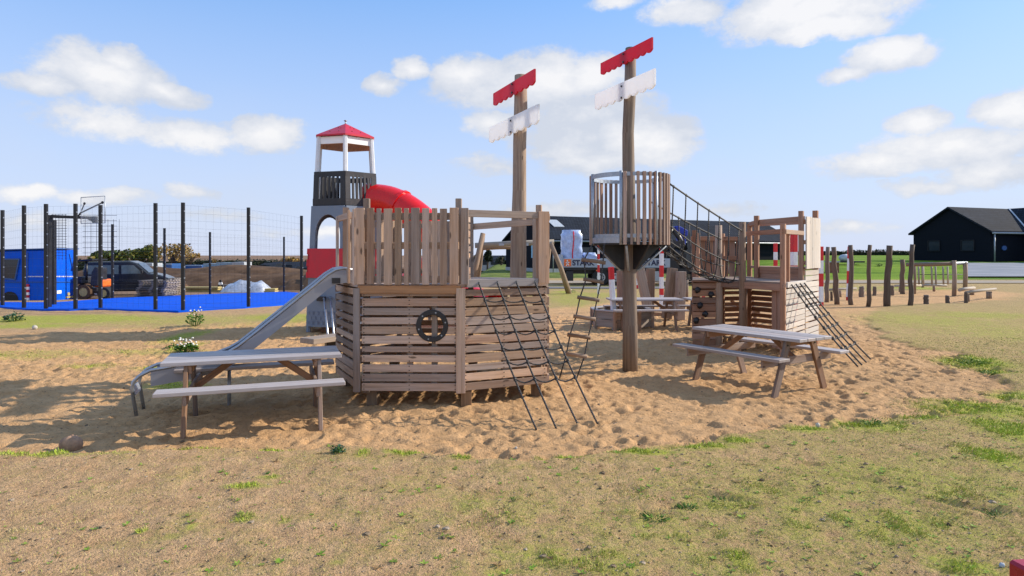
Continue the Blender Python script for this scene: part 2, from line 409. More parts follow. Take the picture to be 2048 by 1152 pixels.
M['wrap'] = plain('bluish_plastic_wrap', (0.42, 0.53, 0.80), 0.25, 0, 0.25, 5, 0.6, dirt=(0.75, 0.8, 0.9), dirt_amt=0.5)
M['silver'] = plain('silver_foil', (0.50, 0.52, 0.57), 0.3, 0.4, 0.45, 3, 1.0, dirt=(0.85, 0.87, 0.92), dirt_amt=0.6)
M['crane_blue'] = plain('crane_blue_paint', (0.01, 0.03, 0.35), 0.35)
M['hut_blue'] = plain('blue_wagon_paint', (0.0, 0.10, 0.66), 0.5, 0, 0.1, 2, spec=0.15, dirt=(0.01, 0.06, 0.3), dirt_amt=0.35)
M['court_blue'] = plain('blue_court_rubber', (0.0, 0.085, 0.62), 0.75, 0, 0.12, 0.8, spec=0.12, dirt=(0.01, 0.13, 0.66), dirt_amt=0.3)
M['dark_van'] = plain('dark_van_paint', (0.035, 0.042, 0.052), 0.18, 0.3, 0.15, 2)
M['window_pale'] = plain('van_window_reflection', (0.16, 0.21, 0.22), 0.05, 0, 0.2, 4)
M['pallet'] = wood('pallet_wood', (0.30, 0.24, 0.19), (0.36, 0.30, 0.25), (0.33, 0.31, 0.29), 0.5)
M['soil'] = plain('dark_soil', (0.115, 0.07, 0.043), 0.95, 0, 0.4, 0.8, 1.0, spec=0.1, dirt=(0.20, 0.14, 0.09))
M['leaf_green'] = leafy('leaf_green', [(0.03, 0.055, 0.012), (0.07, 0.11, 0.02), (0.14, 0.16, 0.03), (0.26, 0.20, 0.04)])
M['leaf_autumn'] = leafy('leaf_autumn', [(0.16, 0.10, 0.05), (0.26, 0.18, 0.05), (0.42, 0.24, 0.05), (0.28, 0.24, 0.09)])
M['leaf_dark'] = leafy('leaf_dark', [(0.010, 0.018, 0.008), (0.022, 0.034, 0.012), (0.04, 0.05, 0.018)])
M['leaf_dead'] = leafy('dead_turf_leaves', [(0.03, 0.022, 0.012), (0.08, 0.06, 0.03), (0.05, 0.06, 0.02), (0.16, 0.17, 0.05)])
M['leaf_weed'] = leafy('leaf_weed', [(0.03, 0.09, 0.012), (0.07, 0.17, 0.02), (0.12, 0.24, 0.03)])
M['leaf_blue'] = leafy('leaf_blue_green', [(0.02, 0.06, 0.035), (0.04, 0.11, 0.06), (0.10, 0.19, 0.11)])
M['petal'] = plain('white_petal', (0.85, 0.85, 0.78), 0.6)
M['bark'] = plain('bark', (0.07, 0.05, 0.035), 0.9)
M['yellow_stuff'] = plain('yellow_boards', (0.50, 0.40, 0.16), 0.7)
M['brick'] = plain('brick_wall', (0.22, 0.09, 0.06), 0.8, 0, 0.3)
M['cont_blue'] = plain('container_blue', (0.02, 0.09, 0.28), 0.5)
M['cont_white'] = plain('container_white', (0.42, 0.46, 0.50), 0.5)
M['cont_pale'] = plain('container_pale_blue', (0.22, 0.36, 0.48), 0.5)
M['house_pale'] = plain('pale_house_wall', (0.45, 0.45, 0.45), 0.7)
M['post_red'] = plain('dark_red_post_paint', (0.36, 0.008, 0.02), 0.3, 0, 0.12, 8)
M['spring_black'] = M['black_plastic']

def tile_mat():
    m, T, b = mat_new('dark_roof_tiles'); b.inputs['Specular IOR Level'].default_value = 0.1
    oc = T.new('ShaderNodeUVMap').outputs[0]
    w = T.new('ShaderNodeTexBrick'); T.l.new(oc, w.inputs['Vector'])
    w.inputs['Scale'].default_value = 1.0; w.inputs['Brick Width'].default_value = 0.3; w.inputs['Row Height'].default_value = 0.38
    w.inputs['Mortar Size'].default_value = 0.035; w.inputs['Color1'].default_value = (0.022, 0.027, 0.036, 1); w.inputs['Color2'].default_value = (0.015, 0.019, 0.027, 1)
    w.inputs['Mortar'].default_value = (0.008, 0.01, 0.014, 1)
    n = T.noise(oc, 0.5, 4)
    c = T.mix(T.mapr(n, 0.35, 0.7), w.outputs['Color'], T.mix(1.0, w.outputs['Color'], (1.4, 1.5, 1.65), 'MULTIPLY'))
    T.l.new(c, b.inputs['Base Color']); b.inputs['Roughness'].default_value = 0.85
    bp = T.new('ShaderNodeBump'); bp.inputs['Strength'].default_value = 0.5; bp.inputs['Distance'].default_value = 0.03; bp.invert = True
    T.l.new(w.outputs['Fac'], bp.inputs['Height']); T.l.new(bp.outputs[0], b.inputs['Normal'])
    return m
M['tiles'] = tile_mat()
def clad_mat():
    m, T, b = mat_new('black_board_cladding')
    oc = T.new('ShaderNodeUVMap').outputs[0]; sp = T.new('ShaderNodeSeparateXYZ'); T.l.new(oc, sp.inputs[0])
    fr = T.math('FRACT', T.math('MULTIPLY', sp.outputs[0], 6.0))
    g = T.mapr(fr, 0.0, 0.08)
    n = T.noise(T.vmath('MULTIPLY', oc, (6, 0.6, 1)), 1.0, 3)
    c = T.mix(g, (0.003, 0.003, 0.005), T.mix(n, (0.006, 0.008, 0.013), (0.013, 0.017, 0.026)))
    T.l.new(c, b.inputs['Base Color']); b.inputs['Roughness'].default_value = 0.7; b.inputs['Specular IOR Level'].default_value = 0.06
    return m
M['clad'] = clad_mat()
# ------------------------------------------------------------------ terrain
def sstep(x, a, b):
    t = np.clip((x-a)/(b-a), 0, 1); return t*t*(3-2*t)
def terr(x, y):
    x = np.asarray(x, dtype=float); y = np.asarray(y, dtype=float)
    wl = 1-sstep(x, -6.0, -2.0)
    z = -0.03*np.clip(y-18.6, 0, 62)*wl
    wr = sstep(x, 17.0, 24.0)
    z = z+0.93*sstep(y, 41, 62)*wr
    z = z+0.25*sstep(y, 58, 100)*wr
    return z
def tz(x, y): return float(terr(x, y))
def foot(px, Y): x = gx(px, Y); return Vector((x, Y, tz(x, Y)))
def inpoly(x, y, poly):
    c = np.zeros(x.shape, bool); n = len(poly)
    for i in range(n):
        x0, y0 = poly[i]; x1, y1 = poly[(i+1) % n]
        if y0 == y1: continue
        c ^= ((y0 > y) != (y1 > y)) & (x < (x1-x0)*(y-y0)/(y1-y0)+x0)
    return c
def vnoise(x, y, s, seed):
    """value noise, numpy"""
    r = np.random.default_rng(seed); g = r.random((256, 256))
    u = x*s+1000.3; v = y*s+1000.7
    iu = np.floor(u).astype(int); iv = np.floor(v).astype(int); fu = u-iu; fv = v-iv
    fu = fu*fu*(3-2*fu); fv = fv*fv*(3-2*fv)
    a = g[iu % 256, iv % 256]; b = g[(iu+1) % 256, iv % 256]; c = g[iu % 256, (iv+1) % 256]; d = g[(iu+1) % 256, (iv+1) % 256]
    return (a*(1-fu)+b*fu)*(1-fv)+(c*(1-fu)+d*fu)*fv
def fbm(x, y, s, seed, o=4):
    t = 0; a = 1; n = 0
    for i in range(o): t = t+a*vnoise(x, y, s*2**i, seed+i); n += a; a *= 0.55
    return t/n
def gpt(px, py):
    Y = EYE*F/(py-HZ); return ((px-1024)/F*Y, Y)
# edge of the sand pit, walked round on the ground
SAND = [gpt(*p) for p in [(-420, 890), (-100, 900), (120, 897), (400, 893), (680, 897), (860, 908), (1150, 912), (1300, 900), (1480, 878), (1600, 858),
        (1800, 835), (1990, 795), (2030, 768), (1975, 735), (1880, 700), (1760, 672), (1725, 640), (1745, 616), (1850, 607), (2010, 600), (2060, 588),
        (1950, 578), (1700, 583), (1500, 588), (1200, 606), (1130, 612), (960, 625), (640, 640), (420, 652), (100, 662), (-200, 660), (-420, 690)]]
def zones(x, y):
    wx = x+(fbm(x, y, 0.9, 11)-0.5)*1.1; wy = y+(fbm(x, y, 0.9, 31)-0.5)*0.9*np.clip(y/7, 0.6, 2)
    sand = inpoly(wx, wy, SAND).astype(float)
    g = np.zeros_like(x)
    def gb(px, py, rx, ry, w):
        cx, cy = gpt(px, py); rX = rx/F*cy; rY = ry*cy*cy/(EYE*F)
        nonlocal g
        d = np.sqrt(((x-cx)/rX)**2+((y-cy)/rY)**2); g = np.maximum(g, w*np.clip(1.35-d, 0, 1))
    for a in [(100, 908, 150, 7, 1), (400, 894, 60, 5, .9), (540, 893, 50, 5, .9), (812, 901, 48, 8, 1), (725, 905, 16, 10, .8), (925, 912, 22, 8, .9), (1120, 912, 60, 6, .9),
              (1290, 904, 80, 7, 1), (1390, 890, 90, 9, 1), (1480, 879, 45, 7, 1), (1620, 855, 60, 12, 1), (1740, 848, 80, 18, 1), (1840, 832, 70, 9, .9),
              (1960, 815, 130, 26, .95), (2030, 860, 80, 40, .95), (1990, 915, 60, 30, .9), (2040, 790, 60, 16, 1), (1945, 722, 70, 14, 1), (1990, 738, 35, 8, 1),
              (1930, 1135, 70, 26, 1), (1800, 960, 260, 60, .5), (1560, 1000, 300, 60, .45), (1750, 1050, 300, 50, .5), (1350, 1060, 260, 50, .4), (1240, 1120, 300, 50, .5), (1000, 1020, 200, 40, .35),
              (490, 975, 50, 9, .9), (540, 955, 30, 6, .8), (480, 1040, 28, 10, .8), (385, 1058, 12, 6, .8), (283, 1065, 16, 6, .9), (340, 1075, 22, 6, .6), (300, 700, 120, 8, .5),
              (570, 1045, 12, 5, .8), (1480, 1120, 40, 30, .7), (1020, 1140, 60, 12, .6), (670, 1125, 20, 12, .6),
              (140, 638, 200, 10, 1.35), (330, 640, 330, 14, .6), (60, 652, 120, 6, 1), (30, 650, 60, 8, .9), (300, 640, 120, 7, .6), (60, 705, 160, 12, .5), (180, 728, 70, 6, .6), (320, 733, 60, 5, .7), (350, 765, 60, 7, 1),
              (375, 668, 34, 14, 1), (370, 690, 28, 10, 1), (560, 634, 110, 9, .9), (600, 638, 40, 6, .8),
              (1140, 600, 60, 14, .6), (1160, 590, 120, 8, .6), (1130, 584, 30, 3, .9), (1180, 575, 120, 5, .7), (1350, 575, 120, 5, .6),
              (1850, 640, 150, 22, .5), (2000, 665, 130, 30, .45), (1960, 630, 130, 9, .6), (1830, 576, 70, 4, .9), (1700, 575, 140, 6, .4)]: gb(*a)
    return sand, g
def make_ground():
    def axis(c0, c1, d0, lo, hi, gr):
        mid = list(np.arange(c0, c1, d0)); up = [c1]; d = d0
        while up[-1] < hi: d *= gr; up.append(up[-1]+d)
        dn = [c0]; d = d0
        while dn[-1] > lo: d *= gr; dn.append(dn[-1]-d)
        return np.array(dn[:0:-1]+mid+up)
    xs = axis(-6.6, 7.6, 0.028, -900, 900, 1.022)
    ys = axis(2.35, 9.5, 0.028, -40, 1500, 1.010)
    nx, ny = len(xs), len(ys)
    X, Y = np.meshgrid(xs, ys); Z = terr(X, Y)
    sand, green = zones(X, Y)
    near = 1-sstep(Y, 14, 26)
    # gentle undulation, a slightly sunken pit
    k = sand.copy()
    for _ in range(3):
        k[1:-1, 1:-1] = (k[1:-1, 1:-1]+k[:-2, 1:-1]+k[2:, 1:-1]+k[1:-1, :-2]+k[1:-1, 2:])/5
    Z += near*((fbm(X, Y, 0.8, 5)-0.5)*0.05-k*0.035)
    Z += near*k*((fbm(X, Y, 2.6, 61, 3)-0.5)*0.022+(vnoise(X, Y, 13.0, 67)-0.5)*0.012)
    Z += near*(1-k)*((fbm(X, Y, 6.0, 71, 3)-0.5)*0.022+(vnoise(X, Y, 17.0, 77)-0.5)*0.016)
    # footprints
    r = np.random.default_rng(3); n = 30000
    fx = r.uniform(-10, 10, n); fy = r.uniform(4.6, 17, n)
    s_, _ = zones(fx, fy); keep = s_ > 0.5
    fx, fy = fx[keep], fy[keep]
    for x0, y0 in zip(fx, fy):
        a = r.uniform(0, PI); L = r.uniform(0.034, 0.085) if r.random() < .8 else r.uniform(.08, .13); W = max(.024, L*r.uniform(0.34, 0.6)); dp = L*r.uniform(0.10, 0.27)
        i0, i1 = np.searchsorted(xs, (x0-0.28, x0+0.28)); j0, j1 = np.searchsorted(ys, (y0-0.28, y0+0.28))
        xx = X[j0:j1, i0:i1]-x0; yy = Y[j0:j1, i0:i1]-y0
        u = (xx*math.cos(a)+yy*math.sin(a))/L; v = (-xx*math.sin(a)+yy*math.cos(a))/W
        q = np.sqrt(u*u+v*v)
        Z[j0:j1, i0:i1] += -dp*np.exp(-q**3*0.9)+dp*0.55*np.exp(-((q-1.5)/0.38)**2)*(0.6+0.4*np.sin(3*u+x0))
    # heel scuffs and ruts in the grassed soil in front
    for px, py, ln, an, dp in [(1720, 958, .22, -.5, .045), (1445, 992, .22, -.6, .05), (1980, 1020, .26, -.5, .06), (1960, 1030, .3, -.45, .04), (1360, 1010, .12, .2, .05), (1320, 1028, .14, .1, .05), (1610, 925, .14, -.3, .04),
                               (1650, 905, .1, .0, .03), (1780, 985, .3, -.55, .03), (1560, 970, .2, -.1, .03), (1075, 935, .18, .1, .04), (700, 890, .16, .1, .03), (1500, 1000, .14, -.5, .04), (840, 955, .1, 0, .03), (1210, 970, .12, 0, .03), (220, 885, .2, .1, .03)]:
        x0, y0 = gpt(px, py); i0, i1 = np.searchsorted(xs, (x0-.8, x0+.8)); j0, j1 = np.searchsorted(ys, (y0-.8, y0+.8))
        xx = X[j0:j1, i0:i1]-x0; yy = Y[j0:j1, i0:i1]-y0
        u = (xx*math.cos(an)+yy*math.sin(an))/ln; v = (-xx*math.sin(an)+yy*math.cos(an))/(ln*0.2); q = np.sqrt(u*u+v*v)
        Z[j0:j1, i0:i1] += -dp*.6*np.exp(-q**2)+dp*0.2*np.exp(-((q-1.7)/0.4)**2)
    me = bpy.data.meshes.new('ground')
    co = np.stack([X, Y, Z], -1).reshape(-1, 3).astype(np.float32)
    me.vertices.add(nx*ny); me.vertices.foreach_set('co', co.ravel())
    idx = np.arange(nx*ny).reshape(ny, nx)
    q = np.stack([idx[:-1, :-1], idx[:-1, 1:], idx[1:, 1:], idx[1:, :-1]], -1).reshape(-1)
    nf = (nx-1)*(ny-1)
    me.loops.add(nf*4); me.loops.foreach_set('vertex_index', q.astype(np.int32))
    me.polygons.add(nf); me.polygons.foreach_set('loop_start', np.arange(0, nf*4, 4, dtype=np.int32))
    me.polygons.foreach_set('use_smooth', np.ones(nf, bool)); me.update(calc_edges=True)
    for nm, ar in (('sand', k), ('green', green)):
        at = me.attributes.new(nm, 'FLOAT', 'POINT'); at.data.foreach_set('value', ar.astype(np.float32).ravel())
    o = bpy.data.objects.new('ground', me); col.objects.link(o); tag(o, kind='structure')
    # material
    m, T, b = mat_new('ground_soil_sand')
    pos = T.new('ShaderNodeNewGeometry').outputs['Position']
    A = lambda s: T.new('ShaderNodeAttribute', attribute_name=s).outputs['Fac']
    sa, gr = A('sand'), A('green')
    sp = T.new('ShaderNodeSeparateXYZ'); T.l.new(pos, sp.inputs[0]); px, py = sp.outputs[0], sp.outputs[1]
    nL = T.noise(pos, 0.55, 5, 0.6); nM = T.noise(pos, 4.5, 5, 0.65); nS = T.noise(pos, 28, 5, 0.7); nF = T.noise(pos, 110, 3, 0.7)
    sandc = T.mix(T.mapr(nM, 0.3, 0.7), (0.56, 0.335, 0.16), (0.69, 0.43, 0.22))
    sandc = T.mix(T.mapr(nL, 0.4, 0.7, 0, 0.6), sandc, (0.50, 0.305, 0.15))
    sandc = T.mix(T.mapr(nS, 0.52, 0.74, 0, 0.6), sandc, (0.20, 0.12, 0.065))
    soil = T.mix(T.mapr(nM, 0.3, 0.7), (0.54, 0.33, 0.17), (0.69, 0.455, 0.25))
    soil = T.mix(T.mapr(nS, 0.45, 0.75, 0, 0.6), soil, (0.30, 0.20, 0.10))
    soil = T.mix(T.mapr(nF, 0.50, 0.66, 0, 0.8), soil, (0.13, 0.085, 0.045))
    # thin olive turf: more towards the right, gone by the far left corner
    tx = T.mapr(px, -3.5, 3.2, 0.0, 1.0)
    olive = T.mix(T.mapr(nS, 0.3, 0.7), (0.29, 0.24, 0.065), (0.42, 0.36, 0.11))
    nG = T.noise(pos, 2.2, 6, 0.7)
    of = T.math('MULTIPLY', T.mapr(T.math('ADD', nG, T.math('MULTIPLY', T.math('SUBTRACT', tx, 0.5), 0.26)), 0.40, 0.62), T.mapr(nS, 0.38, 0.56, 0.2, 1.0))
    soil = T.mix(T.math('MULTIPLY', of, 0.8), soil, olive)
    far = T.mapr(py, 16, 22)
    soil = T.mix(T.math('MULTIPLY', far, 0.35), soil, (0.40, 0.27, 0.16))
    grn = T.mix(T.mapr(nS, 0.3, 0.7), (0.22, 0.29, 0.02), (0.40, 0.47, 0.05))
    c = T.mix(sa, soil, sandc)
    gf = T.mapr(T.math('ADD', gr, T.math('MULTIPLY_ADD', nM, 1.5, -0.75)), 0.15, 0.9)
    gf = T.math('MULTIPLY', gf, T.mapr(nS, 0.3, 0.55, 0.4, 1.0))
    gf = T.math('MULTIPLY', gf, T.mapr(gr, 0.0, 0.12))
    c = T.mix(T.math('MULTIPLY', gf, 0.8), c, grn)
    # right-hand field, beyond the path, and the building plot on the left
    field = T.math('MULTIPLY', T.mapr(py, 40.0, 41.0), T.mapr(px, 14, 19))
    fcol = T.mix(T.mapr(T.noise(T.vmath('MULTIPLY', pos, (0.3, 1, 1)), 0.35, 5, 0.6), 0.35, 0.65), (0.08, 0.16, 0.012), (0.21, 0.31, 0.028))
    c = T.mix(field, c, fcol)
    plot = T.math('MULTIPLY', T.mapr(py, 24.0, 27.0), T.mapr(px, -3.5, -6.0))
    pcol = T.mix(T.mapr(T.noise(pos, 0.25, 6, 0.65), 0.35, 0.65), (0.13, 0.08, 0.05), (0.32, 0.21, 0.14))
    c = T.mix(plot, c, pcol)
    mid = T.math('MULTIPLY', T.mapr(py, 42.0, 44.0), T.mapr(T.math('ABSOLUTE', T.math('SUBTRACT', px, 4.0)), 12, 8))
    c = T.mix(mid, c, T.mix(T.mapr(nL, 0.4, 0.6), (0.07, 0.11, 0.02), (0.20, 0.23, 0.06)))
    T.l.new(c, b.inputs['Base Color']); b.inputs['Roughness'].default_value = 0.95; b.inputs['Specular IOR Level'].default_value = 0.1
    bp = T.new('ShaderNodeBump'); bp.inputs['Distance'].default_value = 0.05; bp.inputs['Strength'].default_value = 1.0
    h = T.math('ADD', T.math('MULTIPLY', nS, 0.5), T.math('ADD', T.math('MULTIPLY', nM, 0.8), T.math('MULTIPLY', nF, 0.22)))
    T.l.new(h, bp.inputs['Height']); T.l.new(bp.outputs[0], b.inputs['Normal'])
    me.materials.append(m)
    return xs, ys, Z
GXS, GYS, GZ = make_ground()
def gz(x, y):
    """height of the ground mesh"""
    x = np.asarray(x, float); y = np.asarray(y, float)
    i = np.clip(np.searchsorted(GXS, x)-1, 0, len(GXS)-2); j = np.clip(np.searchsorted(GYS, y)-1, 0, len(GYS)-2)
    u = (x-GXS[i])/(GXS[i+1]-GXS[i]); v = (y-GYS[j])/(GYS[j+1]-GYS[j])
    return GZ[j, i]*(1-u)*(1-v)+GZ[j, i+1]*u*(1-v)+GZ[j+1, i]*(1-u)*v+GZ[j+1, i+1]*u*v

def sheet(name, pts, off, mat, step=1.0):
    """a sheet laid over the terrain: pts = list of (left edge, right edge) stations"""
    vv, ff = [], []
    for i, (a, c) in enumerate(pts):
        for k in range(9):
            x = a[0]+(c[0]-a[0])*k/8; y = a[1]+(c[1]-a[1])*k/8
            vv.append((x, y, tz(x, y)+off))
        if i:
            for k in range(8):
                o = i*9+k; ff.append((o-9, o-8, o+1, o))
    me = bpy.data.meshes.new(name); me.from_pydata(vv, [], ff); me.materials.append(mat); me.update()
    o = bpy.data.objects.new(name, me); col.objects.link(o); return tag(o, kind='structure')
def road_mat(name, c1, c2, dk):
    m, T, b = mat_new(name); pos = T.new('ShaderNodeNewGeometry').outputs['Position']
    c = T.mix(T.mapr(T.noise(T.vmath('MULTIPLY', pos, (.25, 1, 1)), 1.2, 5), .35, .65), c1, c2)
    c = T.mix(T.mapr(T.noise(pos, 9, 5, .7), .5, .75, 0, .5), c, dk)
    T.l.new(c, b.inputs['Base Color']); b.inputs['Roughness'].default_value = 0.95; b.inputs['Specular IOR Level'].default_value = 0.1
    return m
sheet('path', [((x, 35.2), (x, 38.6)) for x in range(1, 70, 2)], 0.03, road_mat('gravel_path', (.30, .25, .19), (.40, .34, .27), (.2, .16, .12)))
sheet('gravel_yard', [((.70*y, y), (95, y)) for y in range(43, 57)], 0.10, road_mat('grey_gravel', (.22, .24, .27), (.32, .33, .36), (.14, .15, .18)))
sheet('gravel_road', [((x, 29.8), (x, 31.6)) for x in range(0, 9, 1)], 0.02, road_mat('asphalt_strip', (.16, .16, .17), (.22, .21, .21), (.12, .11, .11)))

# ------------------------------------------------------------------ grass blades, small stones (uncountable)
def make_grass():
    r = np.random.default_rng(5)
    def cand(n, x0, x1, y0, y1):
        # spread evenly over the ground, thinned with distance
        y = y0*(y1/y0)**r.random(n); x = r.uniform(x0, x1, n)*y; return x, y
    x, y = cand(640000, -0.86, 0.86, 2.55, 12.5)
    s, g = zones(x, y)
    cl = fbm(x, y, 2.2, 91, 3); cf = vnoise(x, y, 9, 95)
    tx = np.clip((x/np.maximum(y, 1)+0.75)/1.4, 0, 1)
    dens = np.where(s > 0.5, 0.0, 0.12+0.22*tx+0.45*np.clip((cl-0.52+0.2*(tx-0.5))*4, 0, 1)*np.clip((cf-0.2)*2, 0, 1))
    gg = np.clip((g+(cf-0.5)*1.6+(cl-.5)*1.5-0.2)*1.1, 0, 1)*(g > 0.02); dens = np.maximum(dens, gg)
    keep = r.random(len(x)) < dens*0.62
    x, y, g, gg = x[keep], y[keep], g[keep], gg[keep]
    n = len(x); z = gz(x, y)
    lush = np.clip(gg*1.2, 0, 1)*np.clip(g*1.3, 0, 1)
    h = r.uniform(0.006, 0.017, n)*(1-lush)+r.uniform(0.010, 0.036, n)*lush; w = r.uniform(0.0016, 0.0032, n)*(1+0.8*lush)*np.clip(y/4.2, 0.8, 2.6)
    an = r.uniform(0, 2*PI, n); lean = r.uniform(0.1, 1.1, n)*h; la = r.uniform(0, 2*PI, n)
    dx, dy = np.cos(an)*w, np.sin(an)*w
    v = np.empty((n, 3, 3), np.float32)
    v[:, 0] = np.stack([x-dx, y-dy, z-0.004], -1); v[:, 1] = np.stack([x+dx, y+dy, z-0.004], -1)
    v[:, 2] = np.stack([x+np.cos(la)*lean, y+np.sin(la)*lean, z+h], -1)
    me = bpy.data.meshes.new('grass'); me.vertices.add(n*3); me.vertices.foreach_set('co', v.ravel())
    me.loops.add(n*3); me.loops.foreach_set('vertex_index', np.arange(n*3, dtype=np.int32))
    me.polygons.add(n); me.polygons.foreach_set('loop_start', np.arange(0, n*3, 3, dtype=np.int32)); me.update(calc_edges=True)
    c = np.clip(0.55*r.random(n)*(1-lush)+lush*(0.55+0.45*r.random(n)), 0, 1)
    at = me.attributes.new('rnd', 'FLOAT', 'FACE'); at.data.foreach_set('value', c.astype(np.float32))
    me.materials.append(leafy('grass_blades', [(0.60, 0.46, 0.26), (0.50, 0.43, 0.19), (0.42, 0.42, 0.11), (0.34, 0.43, 0.05), (0.48, 0.60, 0.08)]))
    o = bpy.data.objects.new('grass', me); col.objects.link(o); tag(o, 'sparse short grass and green tufts along the edge of the sand', 'grass', kind='stuff')
    # small clods and pebbles
    n = 5200; x, y = cand(n, -0.84, 0.84, 2.6, 13)
    z = gz(x, y); rad = np.where(r.random(n) < 0.03, r.uniform(0.008, 0.018, n), r.uniform(0.003, 0.007, n))
    b = MB(); b.blob((0, 0, 0), (1, 1, .7), 6, 4, 0.2, 3); tv = np.array(b.v); tf = b.f; nv = len(tv)
    sc_ = np.stack([rad*r.uniform(.7, 1.5, n), rad*r.uniform(.7, 1.5, n), rad*.9], -1)
    V = (tv[None]*sc_[:, None]+np.stack([x, y, z+rad*.2], -1)[:, None]).reshape(-1, 3)
    Fs = [tuple(i+k*nv for i in f) for k in range(n) for f in tf]
    me = bpy.data.meshes.new('pebbles'); me.from_pydata(V.tolist(), [], Fs)
    at = me.attributes.new('rnd', 'FLOAT', 'FACE'); at.data.foreach_set('value', np.repeat(r.random(n), len(tf)).astype(np.float32))
    me.materials.append(leafy('pebble_stone', [(0.10, 0.075, 0.05), (0.22, 0.16, 0.10), (0.28, 0.21, 0.14), (0.40, 0.33, 0.25)], 0.9)); me.update()
    o = bpy.data.objects.new('pebbles', me); col.objects.link(o); tag(o, 'small clods and pebbles scattered on the bare soil', 'pebbles', kind='stuff')
def make_litter():
    """tiny broad-leaved weeds and dead leaves scattered through the thin turf"""
    r = random.Random(12); b = MB(); n = 0
    while n < 900:
        y = 2.6*(12/2.6)**r.random(); x = r.uniform(-.85, .85)*y
        s_, g_ = zones(np.array([x]), np.array([y]))
        if s_[0] > .5 and r.random() < .97: continue
        if r.random() > .25+.5*min(1, max(0, x/y+.6)): continue
        n += 1; z = float(gz(x, y)); k = r.randint(3, 7); sz = r.uniform(.006, .016)*(1+.05*y); tone = r.uniform(0, .35) if r.random() < .4 else r.uniform(.5, 1)
        for j in range(k):
            a = 2*PI*j/k+r.uniform(-.4, .4); d = Vector((math.cos(a), math.sin(a), r.uniform(.05, .5))); e = Vector((-math.sin(a), math.cos(a), 0))
            p = Vector((x, y, z+.002))
            b.piece([p, p+d*sz*.9+e*sz*.4, p+d*sz*1.7, p+d*sz*.9-e*sz*.4], [(0, 1, 2, 3)], d, rnd=min(1, max(0, tone+r.uniform(-.1, .1))))
    o = b.build('ground_weeds', leafy('tiny_weed_leaves', [(0.22, 0.13, 0.06), (0.34, 0.24, 0.10), (0.16, 0.20, 0.03), (0.14, 0.26, 0.02), (0.26, 0.38, 0.05)]), None)
    tag(o, 'tiny weeds and dead leaves scattered over the thin turf', 'ground cover', kind='stuff')
make_grass()
make_litter()
# ------------------------------------------------------------------ play ship
def V3(p, z): return Vector((p[0], p[1], z))
def slats(mb, A, B, z0, z1, n, th=0.024, gap=0.3, hole=None, out=0.0, endgap=0.0, bottom_slope=0.0):
    """horizontal boards from A to B; hole = (centre distance along, z, radius)"""
    A, B = Vector((*A[:2], 0)), Vector((*B[:2], 0)); d = (B-A); L = d.length; d.normalize(); nrm = Vector((d.y, -d.x, 0))
    ws = [random.uniform(0.72, 1.2) for _ in range(n)]; tot = sum(ws)
    pitch = (z1-z0)/n; z = z0
    for i in range(n):
        h = pitch*(1-gap)*(0.75+0.42*(ws[i]-0.72)/0.48*1.0); h = min(h, pitch*0.93)
        zc = z+pitch/2+random.uniform(-.004, .004); z += pitch
        segs = [(endgap, L-endgap)]
        if hole and abs(zc-hole[1]) < hole[2]:
            q = math.sqrt(hole[2]**2-(zc-hole[1])**2); segs = [(endgap, hole[0]-q), (hole[0]+q, L-endgap)]
        r = random.random()
        for a, b in segs:
            j = random.uniform(-.002, .002)
            mb.beam(A+d*a+nrm*(out+j)+Vector((0, 0, zc)), A+d*b+nrm*(out+j)+Vector((0, 0, zc+random.uniform(-.003, .003))), th, h, rnd=r)
def nails(mb, A, B, z0, z1, n, out, xs):
    A, B = Vector((*A[:2], 0)), Vector((*B[:2], 0)); d = (B-A); L = d.length; d.normalize(); nrm = Vector((d.y, -d.x, 0))
    pitch = (z1-z0)/n
    for i in range(n):
        for x in xs:
            for dz in (-.022, .022):
                mb.box(A+d*(x if x >= 0 else L+x)+nrm*out+Vector((0, 0, z0+pitch*(i+.5)+dz)), (.011, .004, .011), math.atan2(d.y, d.x))
def pickets(mb, A, B, z0, z1, ws, th=0.022, out=0.0, gap=0.012):
    """upright boards; ws = widths"""
    A, B = Vector((*A[:2], 0)), Vector((*B[:2], 0)); d = (B-A); L = d.length; d.normalize(); nrm = Vector((d.y, -d.x, 0))
    g = (L-sum(ws))/max(1, len(ws)-1); x = 0
    for w in ws:
        c = A+d*(x+w/2)+nrm*(out+random.uniform(-.003, .003)); dz = random.uniform(-.006, .006)
        mb.beam(c+Vector((0, 0, z0+random.uniform(-.004, .004))), c+Vector((0, 0, z1+dz)), w, th, up=nrm)
        x += w+g
def post(mb, p, z0, z1, s=0.09, rz=0.0, rnd=None):
    mb.box((p[0], p[1], (z0+z1)/2), (s, s, z1-z0), rz, rnd=rnd)

